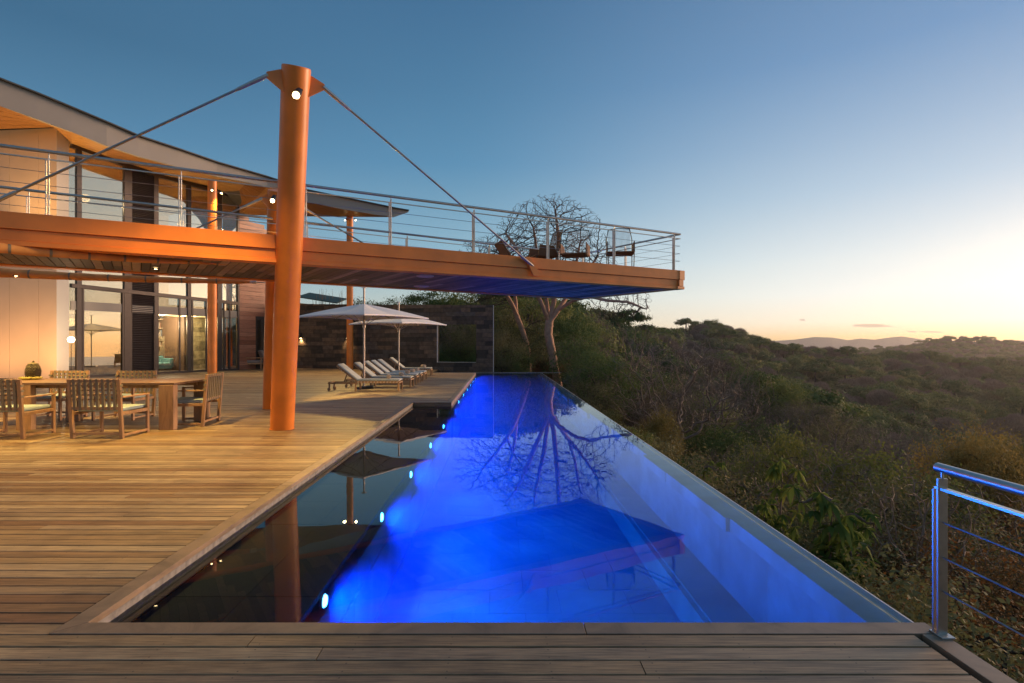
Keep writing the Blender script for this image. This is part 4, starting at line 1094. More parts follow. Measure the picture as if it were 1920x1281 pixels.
def make_umbrella():
    root = empty('patio_umbrella', (0, 0, 0), 'x', 'umbrella', 'square off white umbrellas over the loungers')
    zt, ze, za = 2.29*U, 1.62*U, 1.93*U; Rr = 1.48*U
    MB().tube([(0, 0, 0), (0, 0, zt)], .033, 14).build('pole', m_pole, root, True)
    MB().lathe((0, 0, zt), [(.001, .012), (.09, .01), (.09, 0), (.001, -.004)], 16).build('finial_plate', m_pole, root, True)
    MB().box((0, 0, .03), (.6, .6, .06)).build('base_plate', m_black, root, bevel=.01)
    vs, fs = [Vector((0, 0, za))], []
    rings = 7; per = 32
    def pt(rf, k):
        an = 2*math.pi*k/per; q = (an % (math.pi/2))-math.pi/4
        rad = Rr*math.cos(math.pi/4)/math.cos(q); e = abs(q)/(math.pi/4)       # 1 at the corners, 0 mid side
        rad *= 1-.09*(1-e**2)*rf
        z = za+(ze-za)*rf-.05*math.sin(math.pi*rf)*(1-e)+.03*math.sin(math.pi*rf)*e
        z += (1-(rad/Rr))*.28*(za-ze)*rf
        return Vector((rad*rf*math.cos(an), rad*rf*math.sin(an), z))
    for j in range(1, rings+1):
        for k in range(per): vs.append(pt(j/rings, k))
    for k in range(per): fs.append((0, 1+k, 1+(k+1) % per))
    for j in range(rings-1):
        for k in range(per): fs.append((1+j*per+k, 1+(j+1)*per+k, 1+(j+1)*per+(k+1) % per, 1+j*per+(k+1) % per))
    off = 1+(rings-1)*per; n0 = len(vs)
    for k in range(per): vs.append(vs[off+k]-Vector((0, 0, .045)))
    for k in range(per): fs.append((off+k, n0+k, n0+(k+1) % per, off+(k+1) % per))
    MB().add(vs, fs).build('canopy', m_canvas, root)
    for k in range(8):
        b = pt(1, k*4); MB().bar(Vector((0, 0, za-.06)), b*.985+Vector((0, 0, -.02)), .018, .025).build('rib', m_pole, root)
        c = Vector((0, 0, za-.75)); m_ = pt(.42, k*4)-Vector((0, 0, .05)); MB().bar(c, m_, .014, .018).build('strut', m_pole, root)
    MB().tube([(0, 0, za-.82), (0, 0, za-.70)], .055, 12).build('runner_hub', m_pole, root, True)
    return root
um = make_umbrella()
for i, (x, y, lab) in enumerate(((-3.09, 12.56, 'nearer square off white umbrella on a slim pole above the first loungers'), (-3.08, 16.85, 'farther square off white umbrella on a slim pole above the rear loungers'))):
    o = um if i == 0 else copy_tree(um); o.location = H(x, y, 0); o.rotation_euler.z = R(-76-.0); o['label'] = lab
# armchairs by the red wall
ac = empty('lounge_chair', (0, 0, 0), 'x', 'armchair', 'low armchairs by the red wood wall')
m_graycush = mat('taupe_cushion', (.22, .19, .18), .9)
for sg in (-1, 1):
    MB().bar(Vector((sg*.36, .35, 0)), Vector((sg*.36, .35, .55)), .05, .05, (0, 1, 0)).build('leg', m_teak, ac)
    MB().bar(Vector((sg*.36, -.45, 0)), Vector((sg*.36, -.35, .55)), .05, .05, (0, 1, 0)).build('leg', m_teak, ac)
    MB().box((sg*.36, -.02, .56), (.07, .86, .03)).build('armrest', m_teak, ac)
MB().box((0, 0, .28), (.68, .8, .06)).build('seat_frame', m_teak, ac)
MB().box((0, .02, .38), (.66, .76, .14)).build('seat_cushion', m_graycush, ac, bevel=.03)
MB().box((0, -.38, .66), (.66, .13, .55), Matrix.Rotation(.35, 3, 'X')).build('back_cushion', m_graycush, ac, bevel=.03)
for i, (px, s, a, lab) in enumerate(((477, 46.6, -75, 'low wooden armchair with taupe cushions by the red wood wall, left of its twin'), (503, 45.6, -40, 'low wooden armchair with taupe cushions partly hidden behind the orange masts'))):
    o = ac if i == 0 else copy_tree(ac); c = W(px, 646+s, s); o.location = (c.x, c.y, 0); o.scale = (1.25,)*3; o.rotation_euler.z = R(a); o['label'] = lab
# chairs and low table on the terrace
def make_tchair():
    root = empty('terrace_chair', (0, 0, 0), 'x', 'chair', 'wire backed chairs on the upper terrace')
    m_wire = m_black
    w, d, sh, bh, ah = .60, .58, .45, 1.12, .72
    for sg in (-1, 1):
        x = sg*w/2
        MB().tube([(x, -d/2-.02, 0), (x*1.0, -d/2, sh), (x*1.02, -d/2-.08, .85), (x*.86, -d/2-.14, bh)], .011, 6).build('back_leg', m_wire, root, True)
        MB().tube([(x*.95, d/2, 0), (x, d/2-.03, sh)], .011, 6).build('front_leg', m_wire, root, True)
        a = MB(); a.prism([(x, -d/2+.0, sh), (x, d/2-.05, sh), (x, d/2-.1, ah), (x, -d/2+.1, ah-.03)], (sg*.02, 0, 0)); a.build('woven_arm', m_wicker, root)
    MB().tube([(-w*.43, -d/2-.14, bh), (0, -d/2-.15, bh+.03), (w*.43, -d/2-.14, bh)], .011, 6).build('top_hoop', m_wire, root, True)
    MB().box((0, 0, sh), (w, d, .035)).build('seat', m_wicker, root, bevel=.008)
    cords = MB()
    for k in range(19):
        x = -w*.42+w*.84*k/18; cords.tube([(x, -d/2+.01, sh+.02), (x*1.02, -d/2-.08, .85), (x*.98, -d/2-.14, bh)], .0045, 4, False)
    cords.build('back_cords', m_wicker, root, kind='stuff')
    return root
tch = make_tchair()
TC = [(1163, 118, 172, 'wire backed terrace chair nearest the corner of the upper railing'), (1078, 116, 160, 'middle wire backed chair on the upper terrace'), (1016, 113, 110, 'wire backed terrace chair turned sideways, beside the reclining one')]
for i, (px, s, a, lab) in enumerate(TC):
    o = tch if i == 0 else copy_tree(tch); c = W(px, 646, s); o.location = (c.x, c.y, (ZT-.01)*U); o.rotation_euler.z = R(a); o['label'] = lab
lc = empty('reclining_chair', (0, 0, 0), 'low rust coloured reclining chair at the left of the terrace seats', 'lounge chair')
MB().bar(Vector((-.35, 0, .28)), Vector((.55, 0, .34)), .6, .05).build('seat', m_wicker, lc, bevel=.01)
MB().bar(Vector((-.35, 0, .28)), Vector((-.72, 0, .82)), .6, .05).build('backrest', m_wicker, lc, bevel=.01)
for sg in (-1, 1):
    MB().tube([(-.5, sg*.3, 0), (-.3, sg*.3, .28), (.5, sg*.3, .34), (.6, sg*.3, 0)], .012, 6).build('side_frame', m_black, lc, True)
c = W(985, 646, 112); lc.location = (c.x, c.y, (ZT-.01)*U); lc.rotation_euler.z = R(15)
lt = empty('low_table', (0, 0, 0), 'low round dark table between the chairs on the upper terrace', 'table')
MB().lathe((0, 0, 0), [(.001, .34), (.36, .34), (.37, .325), (.36, .31), (.001, .31)], 28).build('table_top', m_black, lt, True)
for k in range(3):
    an = k*2.09; MB().tube([(.1*math.cos(an), .1*math.sin(an), .31), (.25*math.cos(an), .25*math.sin(an), 0)], .012, 6).build('leg', m_black, lt, True)
c = W(1110, 646, 109); lt.location = (c.x, c.y, (ZT-.01)*U)
#VEG
# ------------------------------------------------------------------ vegetation
def np_mesh(name, V, Q, mats, mi=None, tone=None, smooth=None):
    V = np.asarray(V, np.float32); Q = np.asarray(Q, np.int32)
    me = bpy.data.meshes.new(name); me.vertices.add(len(V)); me.vertices.foreach_set('co', V.ravel())
    me.loops.add(Q.size); me.loops.foreach_set('vertex_index', Q.ravel())
    me.polygons.add(len(Q)); me.polygons.foreach_set('loop_start', np.arange(0, Q.size, 4, dtype=np.int32))
    for m in mats: me.materials.append(m)
    if mi is not None: me.polygons.foreach_set('material_index', np.asarray(mi, np.int32))
    if smooth is not None: me.polygons.foreach_set('use_smooth', np.asarray(smooth, bool))
    if tone is not None:
        a = me.attributes.new('tone', 'FLOAT', 'FACE'); a.data.foreach_set('value', np.asarray(tone, np.float32))
    me.update(calc_edges=True); me.validate(); return me
def colonize(starts, att, step, kill, infl, iters, g, jitter=.25, up=.05, cap=9000):
    """starts: list of polylines (first one is the trunk; others branch off existing nodes)"""
    P, par = [], []
    for pl in starts:
        prev = -1
        for i, p in enumerate(pl):
            p = np.array(p, float)
            if i == 0 and P:
                d = np.linalg.norm(np.array(P)-p, axis=1); prev = int(d.argmin()); continue
            q0 = P[prev] if prev >= 0 else p
            n = max(1, int(np.linalg.norm(p-q0)/step))
            for k in range(1, n+1):
                P.append(q0+(p-q0)*k/n+g.normal(0, step*.04, 3)*(k < n)); par.append(prev); prev = len(P)-1
    att = np.asarray(att); best = np.full(len(att), 1e9); who = np.zeros(len(att), int); alive = np.ones(len(att), bool)
    new0 = 0; kids = {}
    for it in range(iters):
        A = np.array(P[new0:])
        for j in range(0, len(A), 400):
            D_ = np.linalg.norm(att[:, None]-A[None, j:j+400], axis=2); m = D_.argmin(1); dm = D_[np.arange(len(att)), m]
            u = dm < best; best[u] = dm[u]; who[u] = new0+j+m[u]
        alive &= best > kill
        idx = np.where(alive & (best < infl))[0]
        if not len(idx) or len(P) > cap: break
        new0 = len(P); Pn = np.array(P)
        dirs = att[idx]-Pn[who[idx]]; dirs /= np.linalg.norm(dirs, axis=1)[:, None]
        acc = np.zeros((len(P), 3)); np.add.at(acc, who[idx], dirs)
        for n_ in np.unique(who[idx]):
            if kids.get(n_, 0) >= 3: alive[idx[who[idx] == n_]] = False; continue
            d = acc[n_]; L_ = np.linalg.norm(d)
            if L_ < 1e-3: d = g.normal(0, 1, 3); L_ = np.linalg.norm(d)
            d = d/L_+g.normal(0, jitter, 3)+np.array([0, 0, up]); d /= np.linalg.norm(d)
            P.append(Pn[n_]+d*step); par.append(int(n_)); kids[n_] = kids.get(n_, 0)+1
        if len(P) == new0: break
    return np.array(P), np.array(par)
def limbs(P, par, rtip, rbase, p=2.35, thick=.028):
    """tube quads for the skeleton; sides by thickness; returns V, Q, thick-flag"""
    n = len(P); acc = np.zeros(n)
    for i in range(n-1, -1, -1):
        if acc[i] == 0: acc[i] = 1
        if par[i] >= 0: acc[par[i]] += acc[i]
    # acc counts cross sections cumulatively along chains: rebuild with tips only
    ch = [[] for _ in range(n)]
    for i in range(n):
        if par[i] >= 0: ch[par[i]].append(i)
    tips = np.zeros(n)
    for i in range(n-1, -1, -1): tips[i] = 1 if not ch[i] else sum(tips[c] for c in ch[i])
    ex = math.log(rbase/rtip)/math.log(max(tips[0], 2)); r = rtip*tips**ex
    V, Q, T = [], [], []
    def chain(start, frm):
        pts = [P[frm], P[start]] if frm >= 0 else [P[start]]
        rr = [min(r[frm], r[start]*1.25), r[start]] if frm >= 0 else [r[start]*1.15]
        c = start
        while ch[c]:
            k = max(ch[c], key=lambda q: tips[q])
            for o in ch[c]:
                if o != k: stack.append((o, c))
            pts.append(P[k]); rr.append(r[k]); c = k
        if len(pts) < 2: return
        rr[-1] *= .5
        pts = np.array(pts)
        ns = 12 if rr[0] > .08 else (6 if rr[0] > thick else 3)
        d = np.gradient(pts, axis=0); d /= np.linalg.norm(d, axis=1)[:, None]+1e-9
        u = np.cross(d[0], [0.3, .9, .2]); u /= np.linalg.norm(u)+1e-9
        base = sum(len(v) for v in V); an = np.arange(ns)*2*np.pi/ns
        rows = []
        for i in range(len(pts)):
            u = u-d[i]*u.dot(d[i]); u /= np.linalg.norm(u)+1e-9; w = np.cross(d[i], u)
            rows.append(pts[i]+(np.cos(an)[:, None]*u+np.sin(an)[:, None]*w)*rr[i])
        V.append(np.concatenate(rows))
        for i in range(len(pts)-1):
            a = base+i*ns
            for k2 in range(ns): Q.append((a+k2, a+(k2+1) % ns, a+ns+(k2+1) % ns, a+ns+k2)); T.append(rr[i] > thick)
    stack = [(0, -1)]
    while stack: chain(*stack.pop())
    return np.concatenate(V), np.array(Q), np.array(T)
def ell(n, c, rad, g, shell=.0, flat=-9):
    out = []
    while len(out) < n:
        q = g.uniform(-1, 1, 3); l = np.linalg.norm(q)
        if l > 1 or l < shell*g.random()**.5 or q[2] < flat: continue
        out.append(np.array(c)+q*np.array(rad))
    return np.array(out)
def leaves(cent, n, spread, size, g, tilt=.9, aspect=.5, tonespread=.5, out=0.):
    """n leaf quads scattered gaussian round the clump centres"""
    cent = np.asarray(cent); k = g.integers(0, len(cent), n)
    c = cent[k]+g.normal(0, 1, (n, 3))*np.array(spread)
    ct = g.random(len(cent))
    a = g.normal(0, 1, (n, 3)); a[:, 2] *= tilt; a /= np.linalg.norm(a, axis=1)[:, None]
    if out:
        nr_ = c-np.array([0, 0, cent[:, 2].min()-.3]); nr_ /= np.linalg.norm(nr_, axis=1)[:, None]
        lc_ = c-cent[k]; lc_ /= np.linalg.norm(lc_, axis=1)[:, None]+1e-6
        nr_ = nr_*out+lc_*out*.8+g.normal(0, .5, (n, 3)); a = np.cross(nr_, g.normal(0, 1, (n, 3))); a /= np.linalg.norm(a, axis=1)[:, None]
        b = np.cross(a, nr_); b /= np.linalg.norm(b, axis=1)[:, None]
    else:
        b = np.cross(a, g.normal(0, 1, (n, 3))); b /= np.linalg.norm(b, axis=1)[:, None]
    s = size*g.uniform(.6, 1.3, n)[:, None]
    V = np.stack([c-a*s*.5, c+b*s*aspect*.5-a*s*.05, c+a*s*.5, c-b*s*aspect*.5-a*s*.05], 1).reshape(-1, 3)
    Q = np.arange(4*n).reshape(n, 4); tone = np.clip(ct[k]*tonespread+g.random(n)*(1-tonespread), 0, 1)
    return V, Q, tone
m_bark = mat('grey_brown_bark', (.17, .125, .10), .85, var=.25, scale=5, bump=.4)
m_darktwig = mat('dark_twigs', (.07, .045, .035), .85, var=.2)
m_twig = leafmat('bare_twigs', [(0, (0.099, 0.076, 0.062)), (.4, (0.181, 0.141, 0.111)), (.7, (0.254, 0.200, 0.162)), (1, (0.181, 0.110, 0.063))], .05)
m_bigbark = mat('pinkish_smooth_bark', (.44, .24, .15), .8, var=.2, scale=4, bump=.3)
m_darkbark = mat('dark_bark', (.05, .038, .03), .9, var=.3, scale=6)
m_lgreen = leafmat('green_leaves', [(0, (.050, .080, .030)), (.3, (.080, .125, .040)), (.6, (.135, .175, .055)), (.85, (.22, .23, .07)), (1, (.34, .24, .07))])
m_lolive = leafmat('olive_leaves', [(0, (.065, .082, .040)), (.35, (.115, .130, .055)), (.65, (.165, .160, .075)), (1, (.26, .20, .09))])
m_lbrown = leafmat('autumn_brown_leaves', [(0, (0.040, 0.044, 0.018)), (.3, (0.080, 0.062, 0.027)), (.6, (0.160, 0.088, 0.034)), (.85, (0.216, 0.104, 0.034)), (1, (0.096, 0.120, 0.036))])
m_lbright = leafmat('fresh_green_leaves', [(0, (.07, .10, .03)), (.5, (.13, .16, .045)), (1, (.22, .22, .06))])
m_lyellow = leafmat('yellowing_leaves', [(0, (.14, .12, .04)), (.5, (.24, .19, .06)), (1, (.36, .25, .08))])
m_lbig = leafmat('broad_yellow_green_leaves', [(0, (0.073, 0.127, 0.033)), (.5, (0.164, 0.218, 0.046)), (.8, (0.291, 0.273, 0.055)), (.93, (0.692, 0.364, 0.046)), (1, (0.764, 0.273, 0.036))], .4)

def big_tree(name, label, trunk, arms, crowns, s, seed, rb, natt):
    g = np.random.default_rng(seed)
    pw3 = lambda px, py, dz=0.: np.array(W(px, py, s)+Vector((0, dz*U/s, 0)))
    st = [[pw3(*q) for q in trunk]]+[[pw3(*q) for q in a] for a in arms]
    att = []
    for (cx, cy, rx, ry, rd, n, sh) in crowns:
        att.append(ell(n, pw3(cx, cy), (rx*U/s, rd*U/s, ry*U/s), g, sh))
    P, par = colonize(st, np.concatenate(att), .20, .25, 2.2, 120, g, .24, .05, 24000)
    V, Q, T = limbs(P, par, .0115, rb, thick=.07)
    root = empty(name, pw3(*trunk[0]), label, 'tree')
    for nm, msk in (('trunk', T), ('crown', ~T)):
        q = Q[msk]; used, inv = np.unique(q.ravel(), return_inverse=True)
        o = link(nm, np_mesh(nm, V[used], inv.reshape(-1, 4), [m_bigbark if nm == 'trunk' else m_darktwig], tone=np.full(len(q), .3), smooth=np.ones(len(q), bool)), root)
    return root
big_tree('bare_tree', 'large leafless tree behind the pool corner, thick pale trunk splitting into spreading limbs',
    [(1056, 800), (1046, 718), (1040, 690), (1034, 655), (1028, 628), (1030, 604)],
    [[(1030, 604), (1017, 577, -15), (1003, 548, -25), (985, 510, -40), (965, 470, -45), (948, 446, -40)],
     [(1030, 604), (1027, 572, 15), (1021, 520, 30), (1008, 460, 35), (1002, 420, 30)],
     [(1030, 604), (1038, 570), (1042, 520, -10), (1046, 450, -15), (1042, 405)],
     [(1030, 604), (1046, 582), (1068, 552, 25), (1084, 505, 45), (1092, 455, 40)],
     [(1046, 582), (1070, 566, -20), (1098, 560, -45), (1130, 568, -50), (1165, 570, -50), (1200, 583, -45)],
     [(1068, 552, 25), (1096, 518, 20), (1124, 478, 15)]],
    [(1032, 463, 112, 99, 95, 8000, .5), (1085, 500, 78, 62, 60, 1900, .4), (1165, 566, 60, 36, 44, 1500, .2), (960, 480, 58, 58, 50, 1400, .3)], 41, 21, .29, 0)
big_tree('bare_tree', 'slimmer leafless tree with a bent trunk, left of the large bare tree',
    [(996, 780), (992, 700), (990, 655), (981, 624), (969, 592)],
    [[(969, 592), (960, 572, -10), (950, 556, -15), (930, 530, -25), (905, 500, -25)],
     [(969, 592), (967, 560, 15), (962, 520, 20), (950, 480, 20)],
     [(981, 624), (992, 610), (1008, 603, -10), (1024, 599, -20)],
     [(950, 556, -15), (960, 530, -30), (985, 500, -35)]],
    [(930, 500, 88, 62, 75, 4200, .35), (905, 560, 52, 28, 40, 1000, .2), (1010, 590, 24, 18, 22, 160, .1)], 39, 5, .19, 0)

# prototype plants: each gives a trunk mesh, a crown mesh and a joined mesh for scattering
PROTO = {}
def proto(key, VT, QT, VC, QC, tone, mt_, mc):
    VT = np.asarray(VT).reshape(-1, 3); n = len(VT)
    tr = np_mesh(key+'_trunk', VT, QT, [mt_], tone=np.full(len(QT), .4), smooth=np.ones(len(QT), bool))
    cr = np_mesh(key+'_crown', VC, QC, [mc], tone=tone)
    al = np_mesh(key, np.concatenate([VT, VC]), np.concatenate([QT, np.asarray(QC)+n]), [mt_, mc], [0]*len(QT)+[1]*len(QC), np.concatenate([np.full(len(QT), .4), tone]))
    PROTO[key] = (tr, cr, al)
def split(V, Q, T):
    out = []
    for msk in (T, ~T):
        q = Q[msk]; used, inv = np.unique(q.ravel(), return_inverse=True); out += [V[used], inv.reshape(-1, 4)]
    return out
def bare_proto(key, seed, h, rad, fork, natt, rb, step=.3, mt_=None, extra=0):
    g = np.random.default_rng(seed)
    st = [[(0, 0, -.6), (.1, 0, fork*.5), (g.normal(0, .2), g.normal(0, .2), fork)]]
    att = ell(natt, (0, 0, fork+(h-fork)*.52), (rad, rad, (h-fork)*.56), g, .5, -.55)
    P, par = colonize(st, att, step, step*1.15, h*.8, 60, g, .35, .08, 4200)
    V, Q, T = limbs(P, par, .009*max(1, step/.3), rb, thick=.035)
    VT, QT, VC, QC = split(V, Q, T); tone = g.random(len(QC))*.5+.2
    # fine twig slivers at the ends
    kids = np.bincount(par[par >= 0], minlength=len(P)); tips = P[kids == 0]
    n = min(len(tips)*6, 6000) if not extra else extra
    k = g.integers(0, len(tips), n); a = g.normal(0, 1, (n, 3)); a[:, 2] = np.abs(a[:, 2])*.8; a /= np.linalg.norm(a, axis=1)[:, None]
    ln = g.uniform(.25, .6, n)[:, None]*step/.3; b = np.cross(a, g.normal(0, 1, (n, 3))); b /= np.linalg.norm(b, axis=1)[:, None]; w = .0065*step/.3
    c = tips[k]+g.normal(0, step*.4, (n, 3))
    VS = np.stack([c-b*w, c+b*w, c+a*ln+b*w*.3, c+a*ln-b*w*.3], 1).reshape(-1, 3)
    QS = np.arange(4*n).reshape(n, 4)+len(VC)
    proto(key, VT, QT, np.concatenate([VC, VS]), np.concatenate([QC, QS]), np.concatenate([tone, g.random(n)]), mt_ or m_bark, m_twig)
def leafy_proto(key, seed, h, rad, fork, ncl, nleaf, lsize, sp, mc, zsq=.6, shell=.55, flat=-.5, rb=.12, mt_=None, aspect=.5, step=.5, out=.7):
    g = np.random.default_rng(seed)
    cz = fork+(h-fork)*.5
    cent = ell(ncl, (0, 0, cz), (rad, rad, (h-fork)*.5), g, shell, flat)
    st = [[(0, 0, -.6), (g.normal(0, .1), g.normal(0, .1), max(fork, .3))]]
    P, par = colonize(st, cent*.96, step*rad/2.5, step*rad/2.5, h*2, 30, g, .2, .03, 900)
    VT, QT, T = limbs(P, par, .012, rb, thick=.04)
    VC, QC, tone = leaves(cent, nleaf, (sp, sp, sp*zsq), lsize, g, aspect=aspect, out=out)
    proto(key, VT, QT, VC, QC, tone, mt_ or m_darkbark, mc)
bare_proto('bare_a', 131, 6.5, 3.3, 2.0, 900, .12)
bare_proto('bare_b', 32, 5.5, 2.8, 1.2, 800, .10)
bare_proto('bare_c', 33, 7.5, 3.0, 2.8, 800, .13)
leafy_proto('green_a', 41, 6.5, 2.9, 1.5, 90, 9000, .17, .34, m_lgreen)
leafy_proto('green_b', 42, 5.0, 2.4, .8, 70, 8000, .15, .32, m_lolive)
leafy_proto('flat_a', 43, 6.0, 3.6, 3.2, 80, 8000, .17, .36, m_lgreen, .35, .3, -.3)
leafy_proto('shrub_a', 51, 1.9, 1.15, .15, 60, 15000, .058, .16, m_lgreen, .9, .45, -.9, .03, step=.4)
leafy_proto('shrub_b', 52, 1.7, 1.25, .1, 60, 15000, .055, .17, m_lbrown, .9, .4, -.9, .03, step=.4)
leafy_proto('shrub_c', 53, 2.4, 1.3, .3, 60, 14000, .052, .17, m_lolive, 1.0, .4, -.9, .03, step=.4)
leafy_proto('bright_a', 44, 4.6, 2.2, .8, 90, 15000, .12, .26, m_lbright, .9, .5, -.7, out=.4)
leafy_proto('bright_b', 45, 4.2, 2.0, .6, 80, 14000, .11, .24, m_lyellow, 1., .45, -.7, out=.4)
leafy_proto('shrub_fine_a', 55, 1.9, 1.2, .15, 110, 26000, .036, .12, m_lolive, .9, .4, -.9, .03, step=.35)
leafy_proto('shrub_fine_b', 56, 1.8, 1.3, .1, 120, 28000, .034, .12, m_lbrown, .9, .4, -.9, .03, step=.35)
bare_proto('twiggy', 54, 2.6, 1.5, .3, 600, .03, .14)
# low detail kinds for the far slopes
leafy_proto('far_green', 61, 6.0, 3.4, 1.0, 34, 3200, .42, .55, m_lgreen, .75, .75, -.25, .2, out=1.3, aspect=.7)
leafy_proto('far_olive', 62, 5.2, 3.2, .8, 30, 3000, .40, .52, m_lolive, .75, .75, -.25, .2, out=1.3, aspect=.7)
leafy_proto('far_flat', 63, 7.2, 3.9, 4.4, 30, 2600, .40, .5, m_lgreen, .45, .3, -.3, .2, out=1.2, aspect=.7)
def far_bare(key, seed):
    g = np.random.default_rng(seed); n = 4200
    c = ell(n, (0, 0, 3.4), (3.1, 3.1, 2.3), g, .6, -.6)
    a = c-np.array([0, 0, .6]); a = a/np.linalg.norm(a, axis=1)[:, None]+g.normal(0, .45, (n, 3)); a /= np.linalg.norm(a, axis=1)[:, None]
    b = np.cross(a, g.normal(0, 1, (n, 3))); b /= np.linalg.norm(b, axis=1)[:, None]; ln = g.uniform(.4, 1.1, n)[:, None]; w = .03
    VC = np.stack([c-a*ln*.5-b*w, c-a*ln*.5+b*w, c+a*ln*.5+b*w*.5, c+a*ln*.5-b*w*.5], 1).reshape(-1, 3)
    VT, QT, _ = limbs(np.array([[0, 0, -.6], [0, 0, .8], [.1, 0, 2.2], [.1, .1, 4]]), np.array([-1, 0, 1, 2]), .04, .16)
    proto(key, VT, QT, VC, np.arange(4*n).reshape(n, 4), g.random(n)*.7+.15, m_bark, m_twig)
far_bare('far_bare', 64); far_bare('far_bare_b', 65)
# a young tree with broad drooping leaves
def broad_proto(key, seed, h, n_tuft):
    g = np.random.default_rng(seed)
    st = [[(0, 0, -.5), (.05, 0, h*.45), (-.03, .03, h*.75), (.04, 0, h)]]
    cent = np.array([(g.normal(0, .20), g.normal(0, .20), h*g.uniform(.5, 1.06)) for _ in range(n_tuft)])
    P, par = colonize(st, cent, .12, .12, 3, 20, g, .1, .0, 300)
    VT, QT, _ = limbs(P, par, .008, .032)
    V, tone = [], []
    for c in cent:
        k0 = g.random()*6.3; tt = g.random()
        for k in range(9):
            an = k0+k*.7; d = np.array([math.cos(an), math.sin(an), g.uniform(-.9, .25)]); d /= np.linalg.norm(d)
            sd = np.cross(d, [0, 0, 1]); sd /= np.linalg.norm(sd); l = g.uniform(.14, .26); w = l*.19
            m = c+d*l*.5
            V += [c, m+sd*w, c+d*l-np.array([0, 0, l*.25]), m-sd*w]; tone.append(tt*.6+g.random()*.4)
    V = np.array(V); proto(key, VT, QT, V, np.arange(len(V)).reshape(-1, 4), np.array(tone), m_bark, m_lbig)
broad_proto('broad_a', 71, 2.6, 34); broad_proto('broad_b', 72, 1.9, 50)

def plant(kind, x, y, sc, label, cat='tree', group=None, rz=None, dz=0., name=None, sq=1.):
    tr, cr, _ = PROTO[kind]
    nm = name or {'bri': 'leafy_tree', 'ba': 'bare_tree', 'gr': 'leafy_tree', 'le': 'leafy_tree', 'fl': 'flat_topped_tree', 'sh': 'shrub', 'tw': 'bare_shrub', 'br': 'leafy_tree' if kind[:3] == 'bri' else 'young_tree'}[kind[:2]]
    z = ground(x, y)+dz
    root = empty(nm, (x, y, z), label, cat, group); root.rotation_euler.z = rz if rz is not None else random.random()*6.28
    root.scale = (sc*random.uniform(.9, 1.1), sc*random.uniform(.9, 1.1), sc*sq*random.uniform(.92, 1.08))
    for n_, m_ in (('trunk' if cat == 'tree' else 'stems', tr), ('crown' if cat == 'tree' else 'foliage', cr)):
        o = bpy.data.objects.new(n_, m_); COL.objects.link(o); o.parent = root
    return root
def zone(x, y):
    px = CX+F*x/y
    a = 'near the pool' if y < 22 else ('at middle distance' if y < 45 else 'far up')
    b = 'left' if px < 1150 else ('centre left' if px < 1350 else ('centre' if px < 1550 else ('right' if px < 1750 else 'far right')))
    return ', %s, towards the %s' % (a, b)
def atpx(px, Y): return (px-CX)/F*Y, Y
def named(kind, px, Y, top, label, cat='tree', h=None, **k):
    """stand a plant on the slope so that its top comes at height `top` of the picture"""
    x, y = atpx(px, Y); z = ground(x, y); zt = U-(top-HY)/F*Y
    hh = {'bare_a': 6.5, 'bare_b': 5.5, 'bare_c': 7.5, 'green_a': 6.5, 'green_b': 5., 'flat_a': 6., 'shrub_a': 1.9, 'shrub_b': 1.7, 'shrub_c': 2.4, 'twiggy': 2.6, 'bright_a': 4.6, 'bright_b': 4.2, 'broad_a': 2.75, 'broad_b': 2.0}[kind]
    s = max(.3, (zt-z)/hh); w = k.pop('w', s)
    r = plant(kind, x, y, 1, label, cat, **k); r.scale = (w, w, s); return r
named('bare_a', 1275, 30, 640, 'leafless tree with a dark leaning trunk just past the middle of the infinity edge', w=1.25)
named('bare_b', 1345, 38, 655, 'wide leafless grey tree right of the dark trunked one', w=1.35)
named('bare_c', 1180, 45, 610, 'tall leafless tree left of the dark trunked one', w=1.1)
named('green_a', 1400, 62, 688, 'dense dark green tree on the spur above the bare trees', w=1.1)
named('green_a', 1460, 60, 712, 'second dense dark green tree, right of the highest one on the spur', w=1.1)
named('green_b', 1520, 52, 752, 'dark green tree low on the spur, right of the other two', w=1.2)
named('broad_a', 1466, 9.5, 858, 'slender young tree with yellowing broad leaves and a bare thin stem, close behind the weir', w=.8)
named('broad_b', 1560, 8.2, 915, 'young tree with broad yellow tipped leaves nearest the middle of the bushes', w=1.0)
named('broad_b', 1592, 8.8, 945, 'young broad leaved tree half merged with its yellow tipped neighbour', w=.85)
named('broad_b', 1320, 13.5, 862, 'small broad leaved plant peeping over the infinity edge', 'shrub', w=.8, name='shrub')
named('broad_b', 1434, 10.5, 928, 'low plant with orange tipped leaves beside the thin stemmed young tree', 'shrub', w=.7, name='shrub')
named('bright_a', 1672, 14, 850, 'rounded bright green bush tree in the middle of the slope', w=.85)
named('bright_a', 1462, 20, 808, 'pale green feathery tree beyond the slender young tree', w=.8)
named('bright_b', 1822, 17, 810, 'yellowish bushy tree behind the railing', w=.75)
named('bright_b', 1890, 18, 822, 'yellowish bushy tree at the right picture edge above the handrail', w=.65)
named('bright_a', 1745, 13, 905, 'dull green bush just left of the railing post, behind the orange shrubs', 'shrub', w=.6, name='shrub')
named('bright_a', 1370, 17, 868, 'green bush close behind the weir, left of the slender young tree', 'shrub', w=.5, name='shrub')
named('bright_b', 1240, 26, 770, 'brownish yellow bush at the foot of the dark trunked tree', 'shrub', w=.5, name='shrub')
named('bare_b', 1560, 17, 838, 'thin leafless grey tree between the green bushes', w=.55)
named('twiggy', 1700, 9.5, 930, 'tangle of bare grey stems behind the orange leaved hedge', 'shrub', w=1.0)
named('bare_b', 1390, 19, 838, 'low bare tree right behind the weir, left of the pale green one', w=.55)
